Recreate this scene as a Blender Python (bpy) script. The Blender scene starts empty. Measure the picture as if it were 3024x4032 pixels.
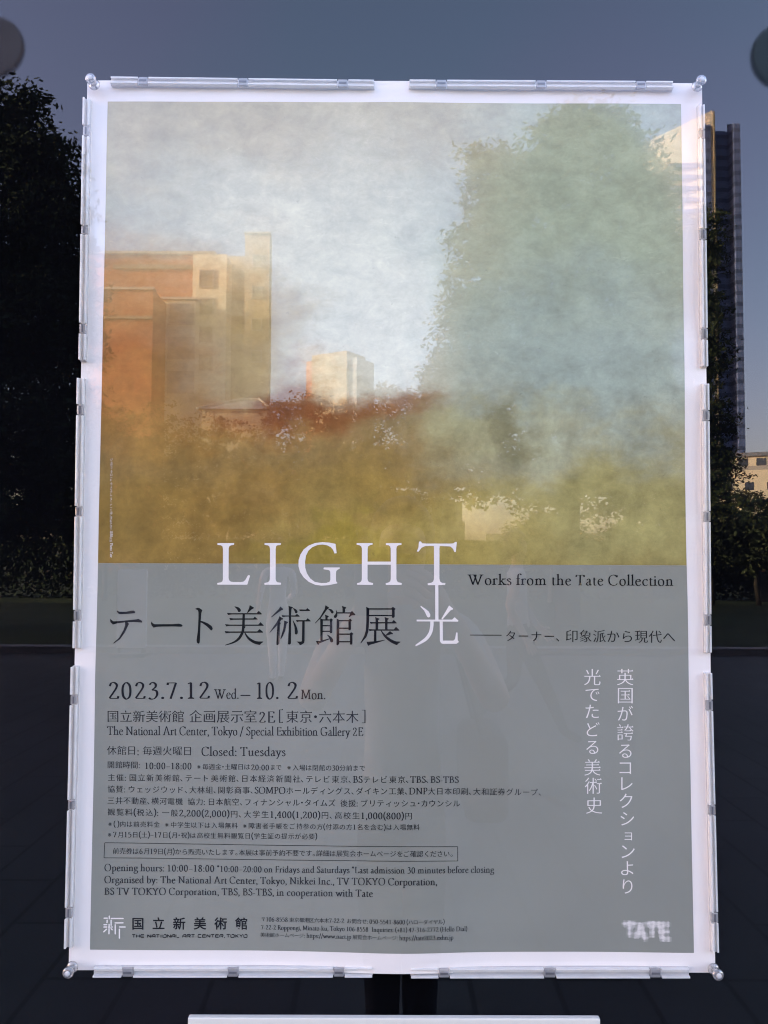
import bpy, bmesh, math, random
from mathutils import Vector, Matrix, noise as mnoise
from mathutils.geometry import tessellate_polygon
R = math.radians
S = bpy.context.scene
COL = S.collection
random.seed(7)

# ------------------------------------------------------------------ camera
EYE = 1.50                                   # lens height above the paving
PZ = EYE + 0.0439                            # height of the poster's middle
CAM = Vector((-0.0133, -0.9842, EYE))
F_PX, PIT, ROL, YAW = 3350.0, 0.0484, 0.0038, -0.0024
def _rot():
    cy, sy, cp, sp, cr, sr = math.cos(YAW), math.sin(YAW), math.cos(PIT), math.sin(PIT), math.cos(ROL), math.sin(ROL)
    def view(v):
        r, d, u = cy*v[0]+sy*v[1], -sy*v[0]+cy*v[1], v[2]
        d, u = cp*d+sp*u, -sp*d+cp*u
        return cr*r+sr*u, d, -sr*r+cr*u
    c = [view(e) for e in ((1,0,0),(0,1,0),(0,0,1))]
    return [Vector((c[0][i], c[1][i], c[2][i])) for i in range(3)]
RIGHT, FWD, UP = _rot()
cam = bpy.data.cameras.new('camera'); co = bpy.data.objects.new('camera', cam); COL.objects.link(co)
m = Matrix.Identity(4)
for i in range(3):
    m[i][0], m[i][1], m[i][2], m[i][3] = RIGHT[i], UP[i], -FWD[i], CAM[i]
co.matrix_world = m
cam.sensor_fit = 'VERTICAL'; cam.sensor_height = 36; cam.lens = F_PX*36/4032
cam.clip_start = 0.01; cam.clip_end = 3000
S.camera = co

# ------------------------------------------------------------------ light
SUN_DIR = Vector((-0.95, 0.27, 0.0)).normalized()
SUN_EL = R(13)
w = bpy.data.worlds.new('World'); S.world = w; w.use_nodes = True
nt = w.node_tree; bg = nt.nodes['Background']
sky = nt.nodes.new('ShaderNodeTexSky'); sky.sky_type = 'NISHITA'; sky.sun_disc = False
sky.sun_elevation = SUN_EL
sky.sun_rotation = math.atan2(SUN_DIR.x, SUN_DIR.y)
sky.air_density = 1.0; sky.dust_density = 2.2; sky.ozone_density = 2.2
wb = nt.nodes.new('ShaderNodeMix'); wb.data_type = 'RGBA'; wb.blend_type = 'MULTIPLY'; wb.inputs[0].default_value = 1; wb.inputs[7].default_value = (1.29,.91,.88,1)   # the camera's white balance
nt.links.new(sky.outputs[0], wb.inputs[6]); nt.links.new(wb.outputs[2], bg.inputs[0]); bg.inputs[1].default_value = 0.15
sl = bpy.data.lights.new('sun', 'SUN'); sl.energy = 2.9; sl.angle = R(0.5); sl.color = (1.0, 0.86, 0.66)
so = bpy.data.objects.new('sun', sl); COL.objects.link(so); so.location = (-30, 12, 30)
sd = Vector((SUN_DIR.x*math.cos(SUN_EL), SUN_DIR.y*math.cos(SUN_EL), math.sin(SUN_EL)))
so.rotation_euler = sd.to_track_quat('Z', 'Y').to_euler()
vs = S.view_settings; vs.view_transform = 'Standard'; vs.look = 'None'; vs.gamma = 1; vs.use_curve_mapping = False
vs.exposure = 3.4
S.cycles.max_bounces = 10; S.cycles.transparent_max_bounces = 24
S.cycles.use_denoising = True; S.cycles.denoising_prefilter = 'ACCURATE'
S.cycles.filter_width = 1.1; S.cycles.use_adaptive_sampling = False

# ------------------------------------------------------------------ helpers
def tag(o, label=None, cat=None, group=None, kind=None):
    if label: o['label'] = label
    if cat: o['category'] = cat
    if group: o['group'] = group
    if kind: o['kind'] = kind
    return o
def empty(name, loc=(0,0,0), rz=0, label=None, cat=None, group=None):
    o = bpy.data.objects.new(name, None); COL.objects.link(o); o.location = loc; o.rotation_euler.z = rz
    o.empty_display_size = 0.05
    return tag(o, label, cat, group)
def mk(name, V, Fc, mat, parent=None, smooth=False, loc=None):
    me = bpy.data.meshes.new(name); me.from_pydata([tuple(v) for v in V], [], Fc); me.update()
    o = bpy.data.objects.new(name, me); COL.objects.link(o)
    for x in (mat if isinstance(mat, list) else [mat]): me.materials.append(x)
    if parent: o.parent = parent
    if loc is not None: o.location = loc
    if smooth:
        for p in me.polygons: p.use_smooth = True
    return o
class MB:
    def __init__(s): s.V = []; s.F = []
    def box(s, x0, x1, y0, y1, z0, z1, M=None):
        n = len(s.V); P = [(x,y,z) for x in (x0,x1) for y in (y0,y1) for z in (z0,z1)]
        if M is not None: P = [tuple(M @ Vector(p)) for p in P]
        s.V += P
        s.F += [tuple(n+i for i in f) for f in ((0,1,3,2),(4,6,7,5),(0,4,5,1),(2,3,7,6),(0,2,6,4),(1,5,7,3))]
        return s
    def prism(s, pts, z0, z1, top=None):
        n = len(s.V); k = len(pts)
        s.V += [(x,y,z0) for x,y in pts] + [(x,y,(top[i] if top else z1)) for i,(x,y) in enumerate(pts)]
        s.F += [tuple(range(n+k-1, n-1, -1)), tuple(range(n+k, n+2*k))]
        s.F += [(n+i, n+(i+1)%k, n+k+(i+1)%k, n+k+i) for i in range(k)]
        return s
    def tube(s, pts, rad, seg=8):
        n0 = len(s.V); k = len(pts); pts = [Vector(p) for p in pts]
        for i, p in enumerate(pts):
            d = (pts[min(i+1,k-1)] - pts[max(i-1,0)]).normalized()
            a = d.cross(Vector((0,0,1)) if abs(d.z) < .9 else Vector((1,0,0))).normalized(); b = d.cross(a)
            r = rad[i] if isinstance(rad, (list,tuple)) else rad
            s.V += [tuple(p + a*r*math.cos(2*math.pi*j/seg) + b*r*math.sin(2*math.pi*j/seg)) for j in range(seg)]
        for i in range(k-1):
            for j in range(seg):
                a = n0+i*seg+j; b = n0+i*seg+(j+1)%seg
                s.F.append((a, b, b+seg, a+seg))
        s.F.append(tuple(n0+j for j in range(seg-1,-1,-1))); s.F.append(tuple(n0+(k-1)*seg+j for j in range(seg)))
        return s
    def lathe(s, prof, seg, O, ax=Vector((0,-1,0))):
        a = ax.cross(Vector((0,0,1)) if abs(ax.z) < .9 else Vector((1,0,0))).normalized(); b = ax.cross(a)
        n0 = len(s.V); k = len(prof)
        for r, h in prof:
            s.V += [tuple(O + ax*h + (a*math.cos(2*math.pi*j/seg) + b*math.sin(2*math.pi*j/seg))*r) for j in range(seg)]
        for i in range(k-1):
            for j in range(seg):
                p = n0+i*seg+j; q = n0+i*seg+(j+1)%seg
                s.F.append((p, q, q+seg, p+seg))
        s.F.append(tuple(n0+j for j in range(seg-1,-1,-1))); s.F.append(tuple(n0+(k-1)*seg+j for j in range(seg)))
        return s
    def build(s, name, mat, parent=None, smooth=False, loc=None):
        o = mk(name, s.V, s.F, mat, parent, smooth, loc)
        bm = bmesh.new(); bm.from_mesh(o.data); bmesh.ops.recalc_face_normals(bm, faces=bm.faces[:]); bm.to_mesh(o.data); bm.free()
        return o
def bevel(o, wd=.001, seg=2):
    b = o.modifiers.new('bevel', 'BEVEL'); b.width = wd; b.segments = seg; b.limit_method = 'ANGLE'
    return o

def lin(c): return tuple((x/255/12.92 if x/255 <= .04045 else ((x/255+.055)/1.055)**2.4) for x in c)
def material(name, col=(.5,.5,.5), rough=.6, spec=.5, metal=0.0, var=.12, scale=8.0, bump=0.0, bscale=None):
    """a surface of one colour broken up by noise"""
    M = bpy.data.materials.new(name); M.use_nodes = True
    t = M.node_tree; p = t.nodes['Principled BSDF']
    p.inputs['Roughness'].default_value = rough; p.inputs['Specular IOR Level'].default_value = spec; p.inputs['Metallic'].default_value = metal
    tc = t.nodes.new('ShaderNodeTexCoord'); nz = t.nodes.new('ShaderNodeTexNoise')
    nz.inputs['Scale'].default_value = scale; nz.inputs['Detail'].default_value = 5
    t.links.new(tc.outputs['Object'], nz.inputs['Vector'])
    rp = t.nodes.new('ShaderNodeValToRGB')
    rp.color_ramp.elements[0].position = .3; rp.color_ramp.elements[1].position = .7
    rp.color_ramp.elements[0].color = (*[c*(1-var) for c in col], 1); rp.color_ramp.elements[1].color = (*[min(1, c*(1+var)) for c in col], 1)
    t.links.new(nz.outputs[0], rp.inputs[0]); t.links.new(rp.outputs[0], p.inputs['Base Color'])
    if bump:
        n2 = t.nodes.new('ShaderNodeTexNoise'); n2.inputs['Scale'].default_value = bscale or scale*4; n2.inputs['Detail'].default_value = 3
        t.links.new(tc.outputs['Object'], n2.inputs['Vector'])
        b = t.nodes.new('ShaderNodeBump'); b.inputs['Strength'].default_value = 1; b.inputs['Distance'].default_value = bump
        t.links.new(n2.outputs[0], b.inputs['Height']); t.links.new(b.outputs[0], p.inputs['Normal'])
    return M

# measured points: where a point of the photograph lies on the plane of the sheet, local to the poster
def sheet_pt(px, py, y=0.0):
    d = RIGHT*((px-1512)/F_PX) + FWD + UP*((2016-py)/F_PX)
    t = (y - CAM.y)/d.y
    P = CAM + d*t
    return P.x, P.z - PZ
GLASS_Y = -0.080
def seen_in_glass(px, D):
    """x of something D metres along the reflected sight line, and the place where it really stands (in front of the glass)"""
    d = RIGHT*((px-1512)/F_PX) + FWD
    return CAM.x + d.x*(D/d.y), 2*GLASS_Y - (CAM.y + D)
def height_at(py, D):
    d = FWD + UP*((2016-py)/F_PX)
    return CAM.z + d.z*(D/d.y)

# ------------------------------------------------------------------ materials
PAPER = material('paper_white', (.83,.775,.720), .42, .16, var=.012, scale=3, bump=.0012, bscale=7)
GREY = material('printed_grey', (.248,.254,.212), .3, .25, var=.08, scale=3.2, bump=.006, bscale=4.0)  # print mottling in the colour also stands in for soft glare bands
INK = material('printed_black', (.006,.007,.010), .6, .08, var=.2, scale=30)
INKS = material('printed_small_text', (.016,.018,.022), .6, .08, var=.2, scale=30)
WHITE = material('printed_white', (.81,.76,.705), .42, .15, var=.02, scale=10)
BLACKBOARD = material('matt_black_board', (.0022,.0023,.003), .9, .0, var=.25, scale=5)
FRAME = material('dark_anodised_metal', (.03,.031,.034), .4, .5, .6, var=.1, scale=20)

def glass_material():
    M = bpy.data.materials.new('clear_sheet_glass'); M.use_nodes = True
    t = M.node_tree; N = t.nodes; L = t.links
    N.remove(N['Principled BSDF']); out = N['Material Output']
    lw = N.new('ShaderNodeLayerWeight'); lw.inputs[0].default_value = .5
    pw = N.new('ShaderNodeMath'); pw.operation = 'POWER'; pw.inputs[1].default_value = 5; L.new(lw.outputs['Facing'], pw.inputs[0])
    ml = N.new('ShaderNodeMath'); ml.operation = 'MULTIPLY_ADD'; ml.inputs[1].default_value = .90; ml.inputs[2].default_value = .066; L.new(pw.outputs[0], ml.inputs[0])
    tr = N.new('ShaderNodeBsdfTransparent'); tr.inputs[0].default_value = (.955,.968,.962,1)
    gl = N.new('ShaderNodeBsdfGlossy'); gl.inputs['Roughness'].default_value = .0
    # faint stress mottling of toughened glass
    tc = N.new('ShaderNodeTexCoord'); nz = N.new('ShaderNodeTexNoise'); nz.inputs['Scale'].default_value = 2.6; nz.inputs['Detail'].default_value = 1
    rp = N.new('ShaderNodeValToRGB'); e = rp.color_ramp.elements
    e[0].position = .36; e[0].color = (.86,1.0,1.0,1); e[1].position = .64; e[1].color = (.95,.95,1.0,1)
    L.new(tc.outputs['Object'], nz.inputs['Vector']); L.new(nz.outputs[0], rp.inputs[0]); L.new(rp.outputs[0], gl.inputs[0])
    mx = N.new('ShaderNodeMixShader'); L.new(ml.outputs[0], mx.inputs[0]); L.new(tr.outputs[0], mx.inputs[1]); L.new(gl.outputs[0], mx.inputs[2])
    L.new(mx.outputs[0], out.inputs[0])
    return M
def plain_clear():
    M = bpy.data.materials.new('clear_glass_rear_face'); M.use_nodes = True
    t = M.node_tree; t.nodes.remove(t.nodes['Principled BSDF'])
    tr = t.nodes.new('ShaderNodeBsdfTransparent'); tr.inputs[0].default_value = (.985,.99,.988,1)
    t.links.new(tr.outputs[0], t.nodes['Material Output'].inputs[0])
    return M
def acrylic(name, milk, tint=(1,1,1), refl=1.0, clear=(.93,.94,.96)):
    """clear moulded plastic: mostly seen through, a bit milky, bright on its edges"""
    M = bpy.data.materials.new(name); M.use_nodes = True
    t = M.node_tree; N = t.nodes; L = t.links
    N.remove(N['Principled BSDF']); out = N['Material Output']
    tr = N.new('ShaderNodeBsdfTransparent'); tr.inputs[0].default_value = (*clear,1)
    df = N.new('ShaderNodeBsdfDiffuse'); df.inputs[0].default_value = (*[.9*c for c in tint],1)
    tl = N.new('ShaderNodeBsdfTranslucent'); tl.inputs[0].default_value = (*[.9*c for c in tint],1)
    md = N.new('ShaderNodeMixShader'); md.inputs[0].default_value = .4; L.new(df.outputs[0], md.inputs[1]); L.new(tl.outputs[0], md.inputs[2])
    tc = N.new('ShaderNodeTexCoord'); nz = N.new('ShaderNodeTexNoise'); nz.inputs['Scale'].default_value = 60; nz.inputs['Detail'].default_value = 2
    L.new(tc.outputs['Object'], nz.inputs['Vector'])
    mp = N.new('ShaderNodeMapRange'); mp.inputs['To Min'].default_value = max(0, milk-.12); mp.inputs['To Max'].default_value = milk+.12; L.new(nz.outputs[0], mp.inputs[0])
    m1 = N.new('ShaderNodeMixShader'); L.new(mp.outputs[0], m1.inputs[0]); L.new(tr.outputs[0], m1.inputs[1]); L.new(md.outputs[0], m1.inputs[2])
    lw = N.new('ShaderNodeLayerWeight'); lw.inputs[0].default_value = .35
    gl = N.new('ShaderNodeBsdfGlossy'); gl.inputs['Roughness'].default_value = .12
    ml = N.new('ShaderNodeMath'); ml.operation = 'MULTIPLY_ADD'; ml.inputs[1].default_value = .55*refl; ml.inputs[2].default_value = .05*refl; L.new(lw.outputs['Facing'], ml.inputs[0])
    m2 = N.new('ShaderNodeMixShader'); L.new(ml.outputs[0], m2.inputs[0]); L.new(m1.outputs[0], m2.inputs[1]); L.new(gl.outputs[0], m2.inputs[2])
    L.new(m2.outputs[0], out.inputs[0])
    return M
GLASS = glass_material(); CLEAR = plain_clear()
RAIL = acrylic('clear_rail_plastic', .62, (1,.985,.95))
RIDGE = acrylic('rail_edge_highlight', .88, (1.06,1.04,1.0))  # nearly opaque white: the rails' edge highlights are put into the colour
CATCH = acrylic('grey_clear_catch', .45, (.72,.71,.70), clear=(.84,.84,.84))
SLOT = material('dark_slot_plastic', (.10,.10,.11), .4)
PIN = acrylic('clear_pin_plastic', .22, refl=1.7, clear=(.86,.86,.86))
PINHEAD = acrylic('clear_pin_head', .20, refl=2.0, clear=(.88,.88,.88))
PINGLINT = acrylic('pin_sky_glint', .95)  # painted glint: sky shining through the pin head

# ------------------------------------------------------------------ the printed picture: soft generic colour field
def picture_material():
    M = bpy.data.materials.new('printed_colour_field'); M.use_nodes = True
    t = M.node_tree; N = t.nodes; L = t.links; P = N['Principled BSDF']
    P.inputs['Roughness'].default_value = .4; P.inputs['Specular IOR Level'].default_value = .15
    tc = N.new('ShaderNodeTexCoord')
    def noise(scale, detail, sx=1, sz=1, rough=.55):
        mp = N.new('ShaderNodeMapping'); mp.inputs['Scale'].default_value = (sx, 1, sz); L.new(tc.outputs['Object'], mp.inputs[0])
        n = N.new('ShaderNodeTexNoise'); n.inputs['Scale'].default_value = scale; n.inputs['Detail'].default_value = detail; n.inputs['Roughness'].default_value = rough
        L.new(mp.outputs[0], n.inputs['Vector']); return n
    wob = noise(9, 6, .8, 1.2, .62)
    sub = N.new('ShaderNodeVectorMath'); sub.operation = 'SUBTRACT'; sub.inputs[1].default_value = (.5,.5,.5); L.new(wob.outputs['Color'], sub.inputs[0])
    sc = N.new('ShaderNodeVectorMath'); sc.operation = 'SCALE'; sc.inputs['Scale'].default_value = .20; L.new(sub.outputs[0], sc.inputs[0])
    ad = N.new('ShaderNodeVectorMath'); ad.operation = 'ADD'; L.new(tc.outputs['Object'], ad.inputs[0]); L.new(sc.outputs[0], ad.inputs[1])
    K = (1.02,1.0,.80)
    cur = None
    base = N.new('ShaderNodeRGB'); base.outputs[0].default_value = (*[c*k_ for c,k_ in zip(lin((176,176,160)),K)],1); cur = base.outputs[0]
    X0, X1, Z0, Z1 = -.335, .340, -.045, .482
    for cx, cy, rx, ry, c, s in (
        (.0,1.0,.45,.30,(144,116,68),1), (1.0,1.0,.45,.28,(140,128,84),1), (.5,1.0,.5,.3,(146,128,70),1),
        (.35,.00,.95,.26,(184,172,142),1), (.95,.05,.35,.22,(170,176,160),.9), (.37,.36,.36,.38,(206,203,184),1), (.48,.53,.20,.20,(208,205,190),.85),
        (.85,.28,.33,.46,(168,179,163),1), (.83,.58,.32,.28,(162,176,174),1), (.62,.72,.22,.10,(172,168,128),.75),
        (.05,.44,.28,.22,(168,138,94),.95), (.02,.64,.28,.30,(132,92,50),1), (.22,.72,.38,.15,(152,120,66),1), (.32,.68,.24,.12,(130,78,40),.8), (.47,.66,.14,.07,(140,92,44),.8),
        (.20,.90,.42,.17,(142,114,62),1), (.47,.80,.20,.12,(144,120,74),.9), (.58,.95,.36,.15,(166,149,90),1), (.90,.88,.28,.17,(160,152,104),1), (.46,.88,.14,.12,(156,130,70),.8),
        (.69,.72,.04,.12,(118,112,84),.6), (.42,.975,.22,.05,(150,132,52),.7), (.26,.50,.12,.16,(160,134,74),.7), (.30,.67,.14,.06,(116,62,28),.7)):
        mp = N.new('ShaderNodeMapping'); mp.vector_type = 'POINT'
        ox = X0 + cx*(X1-X0); oz = Z1 + cy*(Z0-Z1); sx = 1/(rx*(X1-X0)); sz = 1/(ry*(Z1-Z0))
        mp.inputs['Scale'].default_value = (sx, 0, sz); mp.inputs['Location'].default_value = (-ox*sx, 0, -oz*sz)
        L.new(ad.outputs[0], mp.inputs[0])
        ln = N.new('ShaderNodeVectorMath'); ln.operation = 'LENGTH'; L.new(mp.outputs[0], ln.inputs[0])
        mr = N.new('ShaderNodeMapRange'); mr.interpolation_type = 'SMOOTHSTEP'
        mr.inputs['From Min'].default_value = 1.15; mr.inputs['From Max'].default_value = .15; mr.inputs['To Min'].default_value = 0; mr.inputs['To Max'].default_value = s
        L.new(ln.outputs['Value'], mr.inputs[0])
        mx = N.new('ShaderNodeMix'); mx.data_type = 'RGBA'; L.new(mr.outputs[0], mx.inputs[0]); L.new(cur, mx.inputs[6]); mx.inputs[7].default_value = (*[q*k_ for q,k_ in zip(lin(c),K)],1)
        cur = mx.outputs[2]
    def mult(cur, n, lo, hi, f0=.3, f1=.7):
        mr = N.new('ShaderNodeMapRange'); mr.inputs['From Min'].default_value = f0; mr.inputs['From Max'].default_value = f1
        mr.inputs['To Min'].default_value = lo; mr.inputs['To Max'].default_value = hi; L.new(n.outputs[0], mr.inputs[0])
        v = N.new('ShaderNodeVectorMath'); v.operation = 'SCALE'; L.new(cur, v.inputs[0]); L.new(mr.outputs[0], v.inputs['Scale']); return v.outputs[0]
    cur = mult(cur, noise(11, 12, .85, 1.1, .74), .78, 1.16)
    n_ = noise(38, 10, .8, 1.15, .78); n_.inputs['Distortion'].default_value = .35
    cur = mult(cur, n_, .80, 1.13)
    n_ = noise(120, 6, .9, 1.1, .8); n_.inputs['Distortion'].default_value = .6
    cur = mult(cur, n_, .52, 1.0, .24, .37)
    n_ = noise(75, 8, .5, 1.4, .8); n_.inputs['Distortion'].default_value = .7
    cur = mult(cur, n_, 1.0, 1.22, .60, .70)
    # dark broken tone in the lower third, painted in for reflected foliage
    sx = N.new('ShaderNodeSeparateXYZ'); L.new(ad.outputs[0], sx.inputs[0])
    mk_ = N.new('ShaderNodeMapRange'); mk_.inputs['From Min'].default_value = .20; mk_.inputs['From Max'].default_value = .08; L.new(sx.outputs['Z'], mk_.inputs[0])
    n_ = noise(17, 12, 1.1, .8, .76); n_.inputs['Distortion'].default_value = .3
    dk = mult(cur, n_, .74, 1.26, .32, .68)
    mm = N.new('ShaderNodeMix'); mm.data_type = 'RGBA'; L.new(mk_.outputs[0], mm.inputs[0]); L.new(cur, mm.inputs[6]); L.new(dk, mm.inputs[7]); cur = mm.outputs[2]
    L.new(cur, P.inputs['Base Color'])
    b = N.new('ShaderNodeBump'); b.inputs['Strength'].default_value = 1; b.inputs['Distance'].default_value = .0012
    L.new(noise(5, 2).outputs[0], b.inputs['Height']); L.new(b.outputs[0], P.inputs['Normal'])
    return M

PICTURE = picture_material()
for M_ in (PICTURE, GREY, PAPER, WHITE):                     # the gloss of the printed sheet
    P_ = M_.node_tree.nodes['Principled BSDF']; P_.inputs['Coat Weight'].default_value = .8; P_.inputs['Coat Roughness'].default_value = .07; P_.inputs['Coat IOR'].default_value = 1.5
# ================================================================== STRUCTURE: the place reflected in the glass
def paving_material():
    M = material('dark_stone_paving', (.068,.071,.075), .55, .35, var=.16, scale=1.6)
    t = M.node_tree; N = t.nodes; L = t.links; P = N['Principled BSDF']
    tc = N.new('ShaderNodeTexCoord'); br = N.new('ShaderNodeTexBrick'); br.offset = .5
    mp = N.new('ShaderNodeMapping'); mp.inputs['Rotation'].default_value = (0,0,R(90)); L.new(tc.outputs['Object'], mp.inputs[0]); L.new(mp.outputs[0], br.inputs['Vector'])
    br.inputs['Scale'].default_value = 1; br.inputs['Brick Width'].default_value = .9; br.inputs['Row Height'].default_value = .30; br.inputs['Mortar Size'].default_value = .010
    br.inputs['Color1'].default_value = (1,1,1,1); br.inputs['Color2'].default_value = (.80,.80,.82,1); br.inputs['Mortar'].default_value = (.28,.28,.28,1)
    src = P.inputs['Base Color'].links[0].from_socket
    mx = N.new('ShaderNodeMix'); mx.data_type = 'RGBA'; mx.blend_type = 'MULTIPLY'; mx.inputs[0].default_value = 1
    L.new(src, mx.inputs[6]); L.new(br.outputs['Color'], mx.inputs[7]); L.new(mx.outputs[2], P.inputs['Base Color'])
    return M
PAVE = paving_material()
LAWN = material('short_dark_grass', (.030,.042,.014), .9, .2, var=.35, scale=.6)
EARTH = material('distant_park_ground', (.05,.055,.03), .95, .1, var=.3, scale=.05)
KERB = material('kerb_granite', (.24,.24,.25), .7, .3, var=.15, scale=6)
YK = -11.9
tag(mk('ground', [(-900,-1500,-.05),(900,-1500,-.05),(900,60,-.05),(-900,60,-.05)], [(0,1,2,3)], EARTH), kind='structure')
tag(mk('plaza_pavement', [(-60,YK,0),(40,YK,0),(40,2,0),(-60,2,0)], [(0,1,2,3)], PAVE), kind='structure')
o = MB().box(-60,40,YK-.28,YK-.002,-.04,.10).build('kerb', KERB); tag(o, kind='structure'); bevel(o, .012)
tag(mk('lawn', [(-60,-30,.07),(40,-30,.07),(40,YK-.285,.07),(-60,YK-.285,.07)], [(0,1,2,3)], LAWN), kind='structure')
# the long museum wall the case is set against: it keeps the plaza in shade
wl = MB().box(-95,-1.4,.30,1.2,0,20).box(1.4,26,.30,1.2,0,20).box(-1.4,1.4,.30,1.2,2.75,20).box(-1.4,1.4,.30,1.2,0,.45).build('museum_wall', material('dark_clad_wall', (.06,.062,.066), .5, .4, var=.1, scale=.8))
tag(wl, 'long dark clad building wall behind the glazed poster case', 'wall')

# ------------------------------------------------------------------ trees
def leaf_material(name, c, var=.45):
    return material(name, c, .75, .15, var=var, scale=.9)
LEAF = leaf_material('dark_leaf', (.034,.046,.020)); LEAF2 = leaf_material('olive_leaf', (.050,.058,.022)); MAPLE = leaf_material('reddish_leaf', (.10,.045,.020)); BARK = material('bark', (.045,.036,.028), .9, .1, var=.3, scale=5)
def tree(name, base, blobs, nleaf, size, mat, label, trunk_r=.22, group='trees across the plaza', seed=1, branches=True, holes=()):
    rnd = random.Random(seed); bx, by = base
    t = empty(name, (bx,by,0), 0, label, 'tree', group)
    V = []; Fc = []
    vol = [(b[3]*b[4]*b[5])**.72 for b in blobs]; tot = sum(vol)
    per = 26                                                    # leaves on one spray
    for b, v in zip(blobs, vol):
        for _ in range(int(nleaf*v/tot/per)):
            d = Vector((rnd.gauss(0,1), rnd.gauss(0,1), rnd.gauss(0,1))).normalized()
            rr = rnd.random()**.34
            lump = 1 + .34*mnoise.noise(Vector((d.x*2.6+b[0], d.y*2.6+seed, d.z*2.6+b[2]))) + .22*mnoise.noise(Vector((d.x*7, d.y*7+seed*3, d.z*7)))
            q = Vector((b[0]-bx+d.x*b[3]*rr*lump, b[1]-by+d.y*b[4]*rr*lump, b[2]+d.z*b[5]*rr*lump))
            if any(((q.x+bx-h[0])/h[1])**2+((q.z-h[2])/h[3])**2 < 1 for h in holes): continue
            sp = size*rnd.uniform(1.6,3.0); ax = Vector((rnd.gauss(0,1), rnd.gauss(0,1), rnd.gauss(0,.5))).normalized()
            for _l in range(per):
                p = q + Vector((rnd.gauss(0,1), rnd.gauss(0,1), rnd.gauss(0,.55)))*sp*.55 + ax*sp*rnd.uniform(-.9,.9)
                sz = size*rnd.uniform(.45,1.1)
                a = (ax*.6+Vector((rnd.gauss(0,1), rnd.gauss(0,1), rnd.gauss(0,.7)))).normalized(); c = a.cross(Vector((rnd.gauss(0,1),rnd.gauss(0,1),rnd.gauss(0,1)))).normalized()
                n = len(V)
                V += [p-a*sz, p+c*sz*.42, p+a*sz, p-c*sz*.42]; Fc.append((n,n+1,n+2,n+3))
    mk('crown', V, Fc, mat, t)
    top = max(b[2] for b in blobs)
    T = MB().tube([(0,0,0),(rnd.uniform(-.1,.1),0,top*.35),(rnd.uniform(-.2,.2),rnd.uniform(-.2,.2),top*.75)], [trunk_r,trunk_r*.75,trunk_r*.3])
    T.build('trunk', BARK, t, True)
    if branches:
        for b in blobs[:7]:
            z0 = min(b[2]*.5, top*.35)
            bm_ = MB().tube([(0,0,z0),((b[0]-bx)*.45,(b[1]-by)*.45,z0+(b[2]-z0)*.65),((b[0]-bx)*.9,(b[1]-by)*.9,b[2])], [trunk_r*.5,trunk_r*.33,trunk_r*.1])
            bm_.build('branch', BARK, t, True)
    return t
def pxblob(px, py, rpx, rpz, D, dy=0):
    x, y = seen_in_glass(px, D); z = height_at(py, D); k = D/F_PX
    return (x, y+dy, z, rpx*k, max(rpx,rpz)*k*.8, rpz*k)
# big round-headed tree whose image fills the upper right of the sheet
D = 17.5
tree('broadleaf_tree', seen_in_glass(2230, D), [pxblob(*q, D) for q in (
    (2290,560,130,150),(2420,520,130,130),(2180,640,170,150),(2520,700,130,190),(2010,700,170,130),(1960,860,150,190),(2230,860,260,230),(2470,900,190,240),(2600,800,90,130),(1900,1080,160,210),(2160,1100,250,200),
    (2420,1180,210,180),(2590,1100,120,240),(1850,1330,150,200),(2060,1350,230,200),(2330,1400,250,210),(2570,1400,150,260),(1800,1590,150,190),(2010,1620,240,230),(2290,1640,270,240),(2540,1680,190,240),
    (1850,1840,200,130),(2120,1880,260,130),(2400,1900,260,140),(2590,1900,150,150),(2260,455,80,60),(2400,450,60,45),(2170,480,50,45),(1760,1450,80,90),(1900,620,70,70))], 105000, .085, LEAF,
    'tall round headed broadleaf tree rising above the right part of the plaza', .26, seed=3, holes=[(seen_in_glass(a_, D)[0], r_*D/F_PX, height_at(b_, D), q_*D/F_PX) for a_, b_, r_, q_ in ((2290,1068,46,26),(2370,1080,52,30),(2050,1160,26,18),(2190,1130,22,16),(2440,1440,14,12),(1960,1110,18,14))])
# dark tree at the left border
D = 16
tree('broadleaf_tree', seen_in_glass(-120, D), [pxblob(*q, D) for q in (
    (-120,520,220,200),(40,620,190,200),(160,660,130,130),(-60,900,320,300),(190,900,130,230),(230,1080,120,150),(0,1250,360,280),(230,1330,150,200),(0,1650,380,300),(240,1720,170,230),(-60,2000,360,170),(220,2010,180,130),(60,420,80,80))],
    80000, .085, LEAF, 'dark dense broadleaf tree standing at the left end of the lawn', .28, seed=11)
# tree standing behind and to the right, poking out past the sheet
D = 27
tree('broadleaf_tree', seen_in_glass(2790, D), [pxblob(*q, D) for q in (
    (2800,920,75,110),(2770,1030,110,120),(2790,1230,85,120),(2760,1420,130,110),(2800,1660,110,110),(2810,1800,75,140),(2740,1880,190,150),(2700,1250,100,300),(2690,1650,140,200),(2800,1960,80,100))],
    40000, .085, LEAF, 'slim leaning tree in front of the high tower', .2, seed=5)
# bushes on the right
D = 24
for px, py, rx, rz, sd_ in ((2985,2130,150,80,21),(2800,2080,120,110,22)):
    tree('bush', seen_in_glass(px, D), [pxblob(px,py,rx,rz,D), pxblob(px-60,py+60,rx*.7,rz*.7,D), pxblob(px+70,py+50,rx*.7,rz*.7,D)], 7000, .09, LEAF2,
         'rounded green bush below the pale apartment block' if sd_ == 21 else 'dark bush in the shade of the slim tree', .08, 'bushes on the far lawn edge', seed=sd_, branches=False)
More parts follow.
